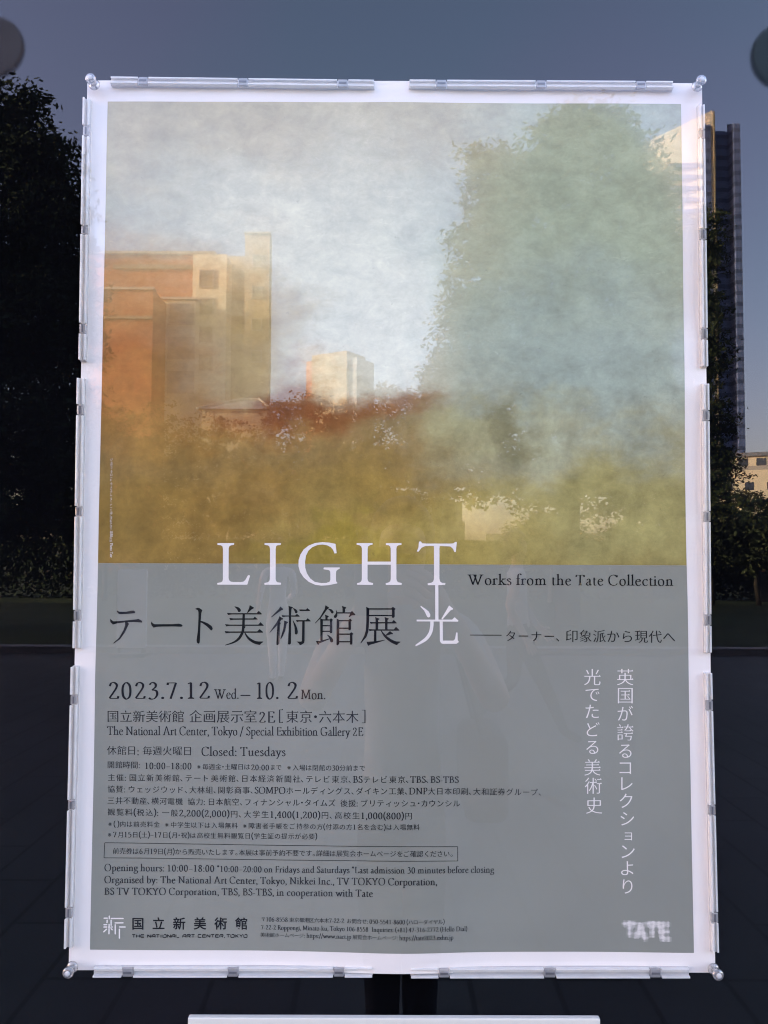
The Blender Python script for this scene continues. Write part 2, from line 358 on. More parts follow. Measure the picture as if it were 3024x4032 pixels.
# shrubs that fill the shade under the big tree
D = 25
for i, (px, py, rx, rz, lb) in enumerate(((420,2060,170,110,'dark shrub at the foot of the left tree'),(2160,2090,140,80,'dark shrub in the middle of the shade under the big tree'),(2560,2080,150,100,'dark shrub under the big tree, beside the louvred shed'))):
    tree('bush', seen_in_glass(px, D), [pxblob(px,py,rx,rz,D), pxblob(px-90,py+50,rx*.7,rz*.6,D), pxblob(px+90,py+50,rx*.7,rz*.6,D)], 9000, .08, LEAF2, lb, .08, 'bushes on the far lawn edge', seed=60+i, branches=False)
# maple and the row behind
D = 33
tree('maple_tree', seen_in_glass(1250, D), [pxblob(*q, D) for q in ((1120,1640,110,60),(1250,1630,150,70),(1400,1660,130,70),(1150,1790,200,130),(1380,1800,220,140),(1260,1950,320,130),(1540,1560,90,60),(1600,1620,120,80),(1560,1800,200,170))],
     34000, .10, MAPLE, 'reddish maple tree in front of the small sunlit block', .18, seed=8)
D = 44
for i, (px, py, rx, rz, m_, lb) in enumerate(((300,1780,220,190,LEAF,'dark tree at the foot of the front brick block'),(1150,1880,240,150,LEAF2,'olive tree behind the maple tree'),(1420,1900,220,150,LEAF,'dark tree below the small sunlit block'),(560,1760,230,190,LEAF2,'olive tree below the flat roofed brick building'),(880,1800,200,170,MAPLE,'bronze leaved tree below the hipped roof'),(1720,1680,130,150,LEAF,'dark tree between the maple tree and the pavilion'),(2990,2110,120,60,LEAF,'low dark tree beside the pale apartment block'))):
    tree('park_tree', seen_in_glass(px, D), [pxblob(px,py,rx,rz,D), pxblob(px-rx*.6,py+60,rx*.7,rz*.8,D), pxblob(px+rx*.6,py+70,rx*.7,rz*.8,D), pxblob(px,py+150,rx*1.1,rz,D)] + ([] if px == 1720 else [pxblob(px-rx*.5,2040,rx*.8,120,D), pxblob(px+rx*.6,2050,rx*.8,110,D)]), 15000, .13, m_, lb, .22, 'trees in the park behind', seed=30+i)
# clipped hedge at the back of the lawn
rnd = random.Random(4); V = []; Fc = []
x0, yh = seen_in_glass(-400, 27); x1, _ = seen_in_glass(3500, 27)
for _ in range(36000):
    p = Vector((rnd.uniform(x0,x1), yh+rnd.uniform(-.5,.5), rnd.random()**.6*1.9)); a = Vector((rnd.gauss(0,1),rnd.gauss(0,1),rnd.gauss(0,1))).normalized(); c = a.orthogonal()
    n = len(V); V += [p-a*.09, p+c*.04, p+a*.09, p-c*.04]; Fc.append((n,n+1,n+2,n+3))
o = mk('hedge', V, Fc, LEAF); tag(o, 'long low clipped hedge along the back of the lawn', 'hedge')

# ------------------------------------------------------------------ buildings
BRICK = material('orange_brick', (.38,.135,.060), .8, .2, var=.12, scale=3)
CREAM = material('cream_render', (.44,.33,.20), .8, .2, var=.06, scale=.6)
SAND = material('sand_render', (.30,.23,.13), .8, .2, var=.06, scale=.6)
LIT = material('sunlit_pale_wall', (.80,.68,.46), .8, .2, var=.05, scale=.6)  # lighter than the cream render: sunlight put into the wall colour
PALE = material('pale_concrete', (.46,.41,.33), .8, .2, var=.08, scale=.5)
STONE = material('tower_stone', (.60,.55,.45), .7, .3, var=.05, scale=.1)
DARKGL = material('dark_window_glass', (.06,.07,.09), .15, .6, var=.2, scale=1)
DULL = material('dull_render', (.24,.22,.15), .85, .2, var=.2, scale=1.2)  # dull tone; on the low garden buildings partial shade is put into the colour
ROOFM = material('grey_roof', (.22,.22,.23), .7, .3, var=.15, scale=1)
TWG = material('tower_glass', (.15,.20,.34), .7, .1, var=.2, scale=.15)
def floors(M, h):
    t = M.node_tree; N = t.nodes; L = t.links; P = N['Principled BSDF']; src = P.inputs['Base Color'].links[0].from_socket
    tc = N.new('ShaderNodeTexCoord'); sx = N.new('ShaderNodeSeparateXYZ'); L.new(tc.outputs['Object'], sx.inputs[0])
    md = N.new('ShaderNodeMath'); md.operation = 'FLOORED_MODULO'; md.inputs[1].default_value = h; L.new(sx.outputs['Z'], md.inputs[0])
    gt = N.new('ShaderNodeMath'); gt.operation = 'GREATER_THAN'; gt.inputs[1].default_value = h*.62; L.new(md.outputs[0], gt.inputs[0])
    mx = N.new('ShaderNodeMix'); mx.data_type = 'RGBA'; mx.blend_type = 'MULTIPLY'; mx.inputs[7].default_value = (.55,.55,.55,1)
    L.new(gt.outputs[0], mx.inputs[0]); L.new(src, mx.inputs[6]); L.new(mx.outputs[2], P.inputs['Base Color'])
floors(TWG, 4.2)
def block(pxl, pxr, pyt, D, depth, z0=0):
    xl, y = seen_in_glass(pxl, D); xr, _ = seen_in_glass(pxr, D)
    return xl, xr, y-depth, y, z0, height_at(pyt, D)
def win(parent, pxl, pxr, pyt, pyb, D, mat=DARKGL, name='window', frame=True):
    xl, y = seen_in_glass(pxl, D); xr, _ = seen_in_glass(pxr, D)
    zt, zb = height_at(pyt, D), height_at(pyb, D)
    o = MB().box(xl,xr,y-.05,y+.03,zb,zt).build(name, mat, parent)
    if frame:
        f = .10
        MB().box(xl-f,xl,y-.02,y+.08,zb-f,zt+f).box(xr,xr+f,y-.02,y+.08,zb-f,zt+f).box(xl+.002,xr-.002,y-.02,y+.08,zt,zt+f).box(xl+.002,xr-.002,y-.02,y+.08,zb-f,zb).build('frame', PALE, o)
    return o
# brick and cream building with a stair tower
D = 72
b = empty('brick_building', (0,0,0), 0, 'stepped flat roofed brick and cream building with a square stair tower', 'building')
MB().box(*block(300,830,1000,D,12)).build('main_block', BRICK, b)
MB().box(*block(745,880,1004,D-.6,6)).build('cream_bay', LIT, b)
MB().box(*block(832,955,1010,D+2,8)).build('rear_wing', CREAM, b)
MB().box(*block(952,1050,920,D-1,1.6)).build('stair_tower', CREAM, b)
MB().box(*block(300,588,1142,D-6,5.6)).build('front_block', BRICK, b)
MB().box(*block(600,760,1180,D-2,1.8)).build('balcony_bay', LIT, b)
for a in ((296,834,992,1002,D-.4,.7),(296,592,1133,1143,D-6.2,.7),(948,1054,914,921,D-1.2,.7),(598,764,1172,1181,D-2.3,.6)):
    xl,y = seen_in_glass(a[0],a[4]); xr,_ = seen_in_glass(a[1],a[4])
    MB().box(xl,xr,y-a[5],y,height_at(a[3],a[4]),height_at(a[2],a[4])).build('parapet', PALE, b)
for a in ((430,744,1050,1066,D+.02,.3),(300,586,1250,1262,D-5.98,.25)):
    xl,y = seen_in_glass(a[0],a[4]); xr,_ = seen_in_glass(a[1],a[4]); MB().box(xl,xr,y-.2,y+a[5],height_at(a[3],a[4]),height_at(a[2],a[4])).build('floor_band', DULL, b)
for k in range(4):
    win(b, 775, 825, 1070+110*k, 1130+110*k, D-.64, DULL); win(b, 985, 1020, 1010+125*k, 1050+125*k, D-1.04, DULL)
for k in range(3):
    win(b, 655, 752, 1200+135*k, 1278+135*k, D-2.05, PALE if k else DARKGL)
    win(b, 884, 946, 1062+130*k, 1112+130*k, D+1.95, PALE)
# little sunlit block in the middle distance
D = 150
b = empty('apartment_block', (0,0,0), 0, 'small sunlit yellow block seen above the maple tree', 'building', None)
x, y = seen_in_glass(1288, D); zt = height_at(1392, D); Mx = Matrix.Translation((x,y,0)) @ Matrix.Rotation(R(32),4,'Z')
MB().box(-3.6,4.0,-6,0,0,zt,Mx).build('wall', SAND, b)
MB().box(-5.3,-3.602,-5,-.6,0,zt-.8,Mx).build('stair_wing', BRICK, b)
MB().box(4.002,5.6,-6.4,-.8,0,zt-1.2,Mx).build('rear_wing', ROOFM, b)
for k in range(3):
    for q_ in range(3): MB().box(-3.0+2.3*q_,-1.3+2.3*q_,-.3,.06,zt-2.2-2.6*k,zt-.9-2.6*k,Mx).build('window', DULL, b)
# house with hipped roof
D = 62
b = empty('hipped_house', (0,0,0), 0, 'low house with a pale edged hipped roof behind the trees', 'house')
xl,y = seen_in_glass(770,D); xr,_ = seen_in_glass(1060,D); ze = height_at(1612,D); zr = height_at(1548,D)
MB().box(xl+.3,xr-.3,y-6,y-.3,0,ze-.003).build('wall', CREAM, b)
q = MB(); q.V = [(xl,y,ze),(xr,y,ze),(xr,y-6.6,ze),(xl,y-6.6,ze),(xl+2.8,y-3,zr),(xr-1.2,y-3,zr)]; q.F = [(0,1,5,4),(1,2,5),(2,3,4,5),(3,0,4),(3,2,1,0)]
rf = q.build('roof', ROOFM, b)
MB().tube([(xl,y+.05,ze+.03),(xl+2.8,y-2.95,zr+.06),(xr-1.2,y-2.95,zr+.06),(xr,y+.05,ze+.03)], .09).build('roof_edge', PALE, rf)
# pale apartment block far right
D = 110
b = empty('apartment_block', (0,0,0), 0, 'pale sunlit apartment block with a setback top floor beside the bushes', 'building')
x, y = seen_in_glass(2955, D); z1 = height_at(1845, D); z2 = height_at(1788, D); Mx = Matrix.Translation((x,y,0)) @ Matrix.Rotation(R(24),4,'Z')
MB().box(-4.2,7,-8,0,0,z1,Mx).build('wall', LIT, b)
MB().box(-2.2,7,-7,-1.2,z1+.002,z2,Mx).build('top_storey', LIT, b)
MB().box(-2.6,7.4,-7.4,-.8,z2+.002,z2+.5,Mx).build('roof', ROOFM, b)
MB().box(-4.2,7,-.05,.02,z1+.002,z1+.55,Mx).build('parapet', PALE, b)
for i in range(3):
    for k in range(2):
        MB().box(-3.2+i*2.6,-2.1+i*2.6,-.3,.05,z1-2.6-2.7*k,z1-1.6-2.7*k,Mx).build('window', DARKGL, b)
    MB().box(-1.4+i*2.2,-.2+i*2.2,-1.5,-1.15,z1+.4,z2-.25,Mx).build('window', DARKGL, b)
# the high tower
D = 320
b = empty('office_tower', (0,0,0), 0, 'very tall office tower with a sunlit stone slab and a dark round drum', 'tower')
xa,y = seen_in_glass(2590,D); xb,_ = seen_in_glass(2812,D); zl = height_at(535,D); zh = height_at(448,D)
pts = [(xa-6,y-8),(xa,y-2),(xb,y+4),(xb,y-22),(xa,y-22)]
MB().prism(pts, 0, 0, [zl-3,zl,zh,zh,zl]).build('stone_slab', STONE, b)
xs,_ = seen_in_glass(2776,D)
MB().box(xs,xb-1.0,y+2.2,y+4.6,0,zh-6).build('shaded_window_wall', TWG, b)  # shaded side of the slab, its shade put into the dark colour
MB().box(xb+.003,xb+.45,y-4,y+5.2,0,zh-1).build('corner_pier', DULL, b)
xc,_ = seen_in_glass(2866,D); xd,_ = seen_in_glass(2936,D); rr = (xd-xc)
dr = MB().lathe([(rr,0),(rr,height_at(520,D)),(rr*.93,height_at(500,D))], 40, Vector((xc,y-8,0)), Vector((0,0,1))).build('drum', TWG, b)
xf,_ = seen_in_glass(2896,D); xg,_ = seen_in_glass(2922,D)
MB().prism([(xf,y-2),(xg,y-3),(xg,y+4),(xf,y+4)],0,0,[height_at(474,D)]*2+[height_at(500,D)]*2).build('fin', TWG, b)
mm = MB()
for i in range(5): mm.box(xb+3+i*1.3,xb+3.6+i*1.3,y-10,y-9,height_at(520,D),height_at(430+i*22,D))
mm.build('roof_mast', ROOFM, b)
for k in range(34):
    z = 8+k*4.4
    if z < zl-12: MB().box(xa+.6,xs-.4,y-2.3,y+3.2,z,z+1.4).build('window_band', TWG, b)
# low sunlit buildings seen under the canopies
D = 46
b = empty('garden_pavilion', (0,0,0), 0, 'low pale pavilion with tall windows and a yellow base wall', 'building')
MB().box(*block(1500,1820,1975,D,4)).build('wall', DULL, b)
MB().box(*block(1490,1830,2052,D-.5,.3)).build('base_wall', CREAM, b)
for k in range(4): win(b, 1530+72*k, 1575+72*k, 1965, 2040, D-.04, DARKGL if k % 2 else PALE, frame=False)
b = empty('louvred_shed', (0,0,0), 0, 'pale louvred plant shed under the round headed tree', 'shed')
D = 40
lv = MB(); xl,y = seen_in_glass(2290,D); xr,_ = seen_in_glass(2478,D); zt, zb = height_at(2105,D), height_at(2215,D)
for k in range(14): lv.box(xl,xr,y-.1,y,zb+(zt-zb)*k/14,zb+(zt-zb)*(k+.62)/14)
lv.build('louvre_panel', CREAM, b)
MB().box(xl,xr,y-2,y-.12,0.0,zt+.1).build('wall', DULL, b)
for i, (a0,a1,t0,lb) in enumerate(((1912,1998,2100,'narrow pale hoarding panel beside the pavilion'),(2040,2075,2110,'thin pale hoarding panel left of the louvred shed'),(2130,2200,2120,'short pale hoarding panel next to the louvred shed'))):
    xl,xr,ya,yb,z0,z1 = block(a0,a1,t0,38,.15); o = MB().box(xl,xr,ya,yb,-.04,z1).build('hoarding_panel', DULL); tag(o, lb, 'panel', 'hoarding panels under the trees')
x, y = seen_in_glass(2999, 26)
b = empty('bollard_post', (x,y,0), 0, 'dark post with an orange top half on the lawn before the hedge', 'post')
zt = height_at(2160,26); zm = height_at(2244,26)
bevel(MB().box(-.14,.14,-.14,.14,-.04,zm-.002).build('shaft', FRAME, b), .01)
bevel(MB().box(-.14,.14,-.14,.14,zm,zt).build('orange_top', BRICK, b), .01)
# white standing sign on the kerb
D = 12.4
xl,y = seen_in_glass(470,D); xr,_ = seen_in_glass(584,D); zt = height_at(2246,D)
b = empty('standing_sign', ((xl+xr)/2,y,0), 0, 'white upright notice board standing near the kerb', 'sign')
WSIGN = material('white_sign_enamel', (.78,.79,.82), .4, .4, var=.03, scale=4)
hw = (xr-xl)/2
bevel(MB().box(-hw,hw,-.03,.03,.12,zt).build('panel', WSIGN, b), .006)
MB().box(-hw-.03,hw+.03,-.2,.2,0,.05).build('base', FRAME, b)
for s in (-1,1): MB().box(s*hw*.8-.02,s*hw*.8+.02,-.02,.02,.05,.12).build('leg', FRAME, b)

# ------------------------------------------------------------------ people
SKIN = material('skin', (.50,.32,.24), .55, .4, var=.06, scale=20)
HAIR = material('dark_hair', (.015,.012,.010), .5, .4, var=.3, scale=60)
def person(loc, rz, J, E, zones, label, hair=True, group=None, hair_at=None):
    """J: joint name -> (x,y,z,radius); E: bones; zones: function of a local point -> material index"""
    t = empty('person', loc, rz, label, 'person', group)
    me = bpy.data.meshes.new('body'); names = list(J); ix = {n:i for i,n in enumerate(names)}
    me.from_pydata([J[n][:3] for n in names], [(ix[a],ix[b]) for a,b in E], [])
    o = bpy.data.objects.new('body', me); COL.objects.link(o)
    sk = o.modifiers.new('skin','SKIN'); sk.use_smooth_shade = True; sk.branch_smoothing = .4
    for i, n in enumerate(names):
        r = J[n][3]; sv = me.skin_vertices[0].data[i]; sv.radius = (r if not isinstance(r,tuple) else r[0], r if not isinstance(r,tuple) else r[1]); sv.use_root = (n == 'pelvis')
    ss = o.modifiers.new('sub','SUBSURF'); ss.levels = 2; ss.render_levels = 2
    bpy.context.view_layer.update()
    dg = bpy.context.evaluated_depsgraph_get(); nm = bpy.data.meshes.new_from_object(o.evaluated_get(dg)); nm.name = 'body'
    o.modifiers.clear(); o.data = nm
    nm.materials.clear()
    for m_ in zones[0]: nm.materials.append(m_)
    for p in nm.polygons: p.material_index = zones[1](p.center); p.use_smooth = True
    o.parent = t
    if hair:
        hx, hy, hz = hair_at
        bm = bmesh.new(); bmesh.ops.create_icosphere(bm, subdivisions=3, radius=1)
        for v in bm.verts:
            if v.co.y > .25 and v.co.z < .45: v.co.y *= .55
            v.co = Vector((hx+v.co.x*.088, hy-.012+v.co.y*.098, hz+.025+v.co.z*(.105 if v.co.z > 0 else .12)))
        h = bpy.data.meshes.new('hair'); bm.to_mesh(h); bm.free(); h.materials.append(HAIR)
        for p in h.polygons: p.use_smooth = True
        ho = bpy.data.objects.new('hair', h); COL.objects.link(ho); ho.parent = t
    return t
def skeleton(H, leg=((.09,0),(.09,0)), arms=None, gap=1.0):
    """a standing figure of height H facing +y; leg: (knee y, foot y) shift per side; arms: elbow and wrist per side"""
    k = H/1.65
    J = {'pelvis':(0,0,.88,(.125,.095)),'belly':(0,.005,1.02,(.115,.085)),'chest':(0,0,1.20,(.13,.095)),'collar':(0,-.005,1.34,(.09,.07)),'neck':(0,0,1.41,.046),'chin':(0,.012,1.475,.062),'head':(0,.008,1.555,(.078,.09)),'top':(0,0,1.615,.06)}
    E = [('pelvis','belly'),('belly','chest'),('chest','collar'),('collar','neck'),('neck','chin'),('chin','head'),('head','top')]
    for s, n, lg, ar in ((-1,'l',leg[0],arms[0]),(1,'r',leg[1],arms[1])):
        ky, fy = lg[0], lg[1]; lift = lg[2] if len(lg) > 2 else 0
        J['hip'+n] = (s*gap*.075, ky*.15, .82, .088); J['knee'+n] = (s*gap*.072, ky, .46+lift*.3, .055); J['calf'+n] = (s*gap*.070, (ky+fy)/2-.02, .33+lift*.6, .052); J['ankle'+n] = (s*gap*.068, fy, .09+lift, .036); J['toe'+n] = (s*gap*.075, fy+.13, .035+lift*.8, .034)
        E += [('pelvis','hip'+n),('hip'+n,'knee'+n),('knee'+n,'calf'+n),('calf'+n,'ankle'+n),('ankle'+n,'toe'+n)]
        J['sho'+n] = (s*.165, -.01, 1.32, .056); J['elb'+n] = (*ar[0], .040); J['wri'+n] = (*ar[1], .027); J['palm'+n] = (*ar[2], (.036,.022))
        E += [('collar','sho'+n),('sho'+n,'elb'+n),('elb'+n,'wri'+n),('wri'+n,'palm'+n)]
        pa = Vector(ar[2]); wd = (pa - Vector(ar[1])).normalized(); sd2 = wd.orthogonal().normalized()
        side = Vector((0,0,1)) if abs(wd.z) < .7 else Vector((0,1,0)); side = (side - wd*side.dot(wd)).normalized(); inn = Vector((-s,0,0))
        for f, (off, ln) in enumerate(((.030,.066),(.011,.078),(-.009,.072),(-.028,.056))):
            a = pa + side*off + wd*.032; b_ = a + wd*ln*.55 + inn*.006; c_ = b_ + wd*ln*.35 + inn*.022
            J[f'f{f}a{n}'] = (*a,.0095); J[f'f{f}b{n}'] = (*b_,.0085); J[f'f{f}c{n}'] = (*c_,.0075)
            E += [('palm'+n,f'f{f}a{n}'),(f'f{f}a{n}',f'f{f}b{n}'),(f'f{f}b{n}',f'f{f}c{n}')]
        a = pa + side*.036 - wd*.012 + inn*.01; b_ = a + side*.026 + wd*.026 + inn*.012
        J['tha'+n] = (*a,.012); J['thb'+n] = (*b_,.009); E += [('palm'+n,'tha'+n),('tha'+n,'thb'+n)]
    return {n:(x*k,y*k,z*k,(r[0]*k,r[1]*k) if isinstance(r,tuple) else r*k) for n,(x,y,z,r) in J.items()}, E
def dress(top, bottom, shoe, k=1.0, sleeve=.30, waist=.93):
    def z(c):
        if c.z > 1.385*k: return 2
        if c.z < .085*k: return 3
        if c.z < waist*k and abs(c.x) < .17*k: return 1
        return 0 if (abs(c.x) < .215*k and c.y < .20*k) else 2
    return ([top, bottom, SKIN, shoe], z)
NAVY = material('navy_trousers', (.022,.025,.040), .85, .1, var=.2, scale=30); SHOE = material('dark_shoes', (.02,.02,.02), .5, .4); LIGHTG = material('pale_grey_shirt', (.42,.42,.43), .85, .1, var=.06, scale=30); WSH = material('white_shirt', (.75,.76,.80), .85, .1, var=.05, scale=30); CHAR = material('charcoal_trousers', (.028,.028,.03), .85, .1, var=.2, scale=30)
# the photographer, holding the phone up at eye height
k = 1.62/1.65
J, E = skeleton(1.62, ((.01,-.02),(.01,-.02)), (((-.235,.20,1.15),(-.115,.375,1.375),(-.083,.425,1.42)),((.235,.20,1.15),(.105,.375,1.375),(.068,.425,1.42))), gap=.72)
person((.042,-1.465,0), 0, J, E, dress(LIGHTG, NAVY, SHOE, k), 'person in a pale grey top and dark trousers holding up a phone before the glass', hair_at=(0,.0,1.555*k))
ph = MB().box(CAM.x-.058,CAM.x+.014,-.9955,-.9872,EYE-.133,EYE+.014).build('phone', material('dark_phone_case', (.02,.02,.022), .35, .5)); tag(ph, 'dark phone held upright in both hands of the photographing person', 'phone'); bevel(ph,.003,3)
mk('lens', *(lambda q:(q.V,q.F))(MB().lathe([(.0055,0),(.0055,.0012)],20,Vector((CAM.x,-.9872,EYE)))), FRAME, ph)
# shoulder bag at the photographer's side
bag = empty('shoulder_bag', (.245,-1.43,.93), 0, 'dark shoulder bag hanging at the hip of the photographing person', 'bag')
bevel(MB().box(-.05,.06,-.13,.13,-.10,.12).build('pouch', NAVY, bag), .03, 3)
MB().tube([(0,-.10,.11),(-.05,-.06,.30),(-.10,-.03,.43),(-.05,.06,.30),(0,.10,.11)], .010).build('strap', NAVY, bag, True)
# passer-by in dark trousers
x, y = seen_in_glass(2035, 6.85)
J, E = skeleton(1.66, ((.20,.36),(-.02,-.36,.03)), (((-.22,-.10,1.08),(-.235,.02,.86),(-.235,.05,.80)),((.22,.08,1.08),(.235,.20,.90),(.235,.25,.85))))
person((x,y,0), R(-90), J, E, dress(LIGHTG, CHAR, SHOE, 1.0), 'person in dark trousers striding across the plaza', hair_at=(0,0,1.565))
# passer-by in white
x, y = seen_in_glass(1098, 9.8)
J, E = skeleton(1.60, ((.05,.08),(-.02,-.06)), (((-.215,.02,1.07),(-.16,.20,.98),(-.13,.27,.99)),((.215,-.02,1.07),(.23,.05,.86),(.23,.06,.80))))
person((x,y,0), R(160), J, E, dress(WSH, WSH, SHOE, .97), 'person dressed all in white walking on the plaza', hair_at=(0,0,1.51))

# ================================================================== THE CASE
case = empty('display_case', (0,0,PZ), 0, 'glazed display case with black back board and round fittings on its glass', 'display case')
XB, ZT, ZB = 1.30, 1.12, -1.02
MB().box(-XB,XB,.0045,.05,ZB,ZT).build('back_board', BLACKBOARD, case)
fr = MB()
fr.box(-XB-.06,-XB,-.09,.06,ZB-.06,ZT+.06).box(XB,XB+.06,-.09,.06,ZB-.06,ZT+.06).box(-XB+.002,XB-.002,-.09,.06,ZT,ZT+.06).box(-XB+.002,XB-.002,-.09,.06,ZB-.06,ZB)
bevel(fr.build('frame', FRAME, case), .004)
q = MB().box(-XB+.001,XB-.001,GLASS_Y,GLASS_Y+.008,ZB+.001,ZT-.001)
g = q.build('glass_pane', [CLEAR, GLASS], case)
g['label'] = 'clear reflecting sheet of glass in front of the poster'
for p in g.data.polygons: p.material_index = 1 if p.normal.y < -.9 else 0
def soft_disc(name, c, x, z, r):
    M = material(name, c, .95, .0, var=.12, scale=14); t = M.node_tree; N = t.nodes; L = t.links; P = N['Principled BSDF']
    tc = N.new('ShaderNodeTexCoord'); mp = N.new('ShaderNodeMapping'); mp.inputs['Location'].default_value = (-x/r, 0, -z/r); mp.inputs['Scale'].default_value = (1/r, 0, 1/r)
    L.new(tc.outputs['Object'], mp.inputs[0]); ln = N.new('ShaderNodeVectorMath'); ln.operation = 'LENGTH'; L.new(mp.outputs[0], ln.inputs[0])
    mr = N.new('ShaderNodeMapRange'); mr.interpolation_type = 'SMOOTHSTEP'; mr.inputs['From Min'].default_value = .84; mr.inputs['From Max'].default_value = 1.0; mr.inputs['To Min'].default_value = .62; mr.inputs['To Max'].default_value = 0
    L.new(ln.outputs['Value'], mr.inputs[0]); L.new(mr.outputs[0], P.inputs['Alpha']); return M
def fitting(px, py, rpx, c):
    d = (GLASS_Y - CAM.y)
    dd = RIGHT*((px-1512)/F_PX) + FWD + UP*((2016-py)/F_PX); P = CAM + dd*(d/dd.y); r = rpx/F_PX*d
    pr = [(r,-.0035),(r*.995,-.001),(r*.975,.0003),(r*.94,.0010),(r*.8,.0018),(r*.5,.0022),(.002,.0024)]
    o = MB().lathe(pr, 64, Vector((P.x, GLASS_Y-.0036, P.z-PZ))).build('glass_fitting', soft_disc('smoky_rubber_disc', c, P.x, P.z-PZ, r), case, True)
    return o
a = fitting(-28,186,134,(.052,.052,.055)); a['label'] = 'round dull grey fitting at the upper left of the glass'
a = fitting(3092,226,148,(.030,.046,.052)); a['label'] = 'round dull grey fitting at the upper right of the glass'

# ================================================================== THE POSTER
poster = empty('exhibition_poster', (0,0,PZ), 0, 'large exhibition poster with a misty golden picture above a grey text panel', 'poster')
def wave(x, z):
    """how far the paper bulges towards the viewer"""
    g = lambda cx, cz, sx, sz, a: a*math.exp(-((x-cx)/sx)**2-((z-cz)/sz)**2)
    e = .0012 + .0007*math.sin(x*15+1.3*z)*math.cos(z*8+.6) + .0005*math.sin(x*31+z*12)*math.cos(z*17-1)
    return e + g(.018,-.50,.07,.10,.0062) + g(-.30,-.18,.05,.05,.0022) + g(.31,-.12,.06,.08,.0030) + g(.30,.16,.05,.06,.002) + g(0,.50,.05,.05,.0016) + g(-.10,-.35,.12,.07,.0022) + g(.17,-.30,.09,.05,.0022) - g(-.355,.50,.05,.05,.001)
LIFT = [0]
def lay(px, py, up): 
    x, z = sheet_pt(px, py); return (x, -wave(x,z)-up, z)
def patch(name, c, nx, ny, up, mat, parent):
    """a printed area given by four measured corners TL TR BL BR, following the waves of the paper"""
    (ax,ay),(bx,by),(cx,cy),(dx,dy) = c; V = []; Fc = []
    for j in range(ny+1):
        v = j/ny
        for i in range(nx+1):
            u = i/nx
            px = (ax*(1-u)+bx*u)*(1-v)+(cx*(1-u)+dx*u)*v; py = (ay*(1-u)+by*u)*(1-v)+(cy*(1-u)+dy*u)*v
            V.append(lay(px,py,up))
    for j in range(ny):
        for i in range(nx):
            a = j*(nx+1)+i; Fc.append((a,a+nx+1,a+nx+2,a+1))
    return mk(name, V, Fc, mat, parent, True)
sh = patch('paper_sheet', ((344.5,317),(2762.5,330),(271,3819),(2813.5,3826)), 90, 130, 0, PAPER, poster)
pic = patch('picture', ((425,401),(2680,412),(388,2217),(2701,2226)), 80, 64, .00025, PICTURE, poster)
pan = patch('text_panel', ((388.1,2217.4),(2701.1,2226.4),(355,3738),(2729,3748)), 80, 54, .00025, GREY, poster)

# ------------------------------------------------------------------ writing: traced characters
class Ink:
    """collects flat printed shapes, in measured photograph positions, into one mesh lying on the paper"""
    def __init__(s): s.V = []; s.F = []; s.n = 0
    def tri(s, pts, tris):
        n = len(s.V); up = .00045 + (s.n % 9)*.00003; s.n += 1
        s.V += [lay(x,y,up) for x,y in pts]
        for t in tris:
            a, b, c = (pts[i] for i in t)
            if (b[0]-a[0])*(c[1]-a[1])-(b[1]-a[1])*(c[0]-a[0]) > 0: t = (t[0],t[2],t[1])
            s.F.append(tuple(n+i for i in t))
    def poly(s, pts):
        s.tri(pts, tessellate_polygon([[Vector((x,y,0)) for x,y in pts]]))
    def brush(s, pts, sub=6):
        """pts (x,y,width): a tapering stroke"""
        P = [Vector(p) for p in pts]; out = []
        for i in range(len(P)-1):
            a, b, c, d = P[max(i-1,0)], P[i], P[i+1], P[min(i+2,len(P)-1)]
            for q in range(sub):
                t = q/sub; out.append(.5*((2*b)+(c-a)*t+(2*a-5*b+4*c-d)*t*t+(3*b-a-3*c+d)*t**3))
        out.append(P[-1]); L, Rr = [], []
        for i, p in enumerate(out):
            d = out[min(i+1,len(out)-1)]-out[max(i-1,0)]; d.z = 0
            if d.length < 1e-9: continue
            d.normalize(); L.append((p.x-d.y*p.z/2, p.y+d.x*p.z/2)); Rr.append((p.x+d.y*p.z/2, p.y-d.x*p.z/2))
        n = len(L); s.tri(L+Rr, [t for i in range(n-1) for t in ((i,i+1,n+i+1),(i,n+i+1,n+i))])
        for i, g in ((0,-1),(-1,1)):                                          # rounded ends
            p, d = out[i], (out[1]-out[0] if i == 0 else out[-1]-out[-2]); d.z = 0
            if d.length > 1e-9 and p.z > 0:
                a0 = math.atan2(d.y,d.x)*1.0
                s.poly([(p.x+p.z/2*math.cos(a0+g*0+(math.pi if g < 0 else 0)+R(q)), p.y+p.z/2*math.sin(a0+(math.pi if g < 0 else 0)+R(q))) for q in range(-90,91,30)])
    def line(s, x0, y0, x1, y1, w_):
        if math.hypot(x1-x0,y1-y0) > 60:
            n = int(math.hypot(x1-x0,y1-y0)/40)+1
            for i in range(n): s.line(x0+(x1-x0)*i/n, y0+(y1-y0)*i/n, x0+(x1-x0)*(i+1)/n, y0+(y1-y0)*(i+1)/n, w_)
            return
        d = Vector((x1-x0,y1-y0)).normalized()*w_/2
        s.poly([(x0-d.y,y0+d.x),(x1-d.y,y1+d.x),(x1+d.y,y1-d.x),(x0+d.y,y0-d.x)])
    def build(s, name, mat, label=None, parent=None):
        o = mk(name, s.V, s.F, mat, parent or pan)
        if label: o['label'] = label
        return o
def at(ox, oy, sc): return lambda pts: [(ox+p[0]*sc, oy+p[1]*sc, *[q*sc for q in p[2:]]) for p in pts]

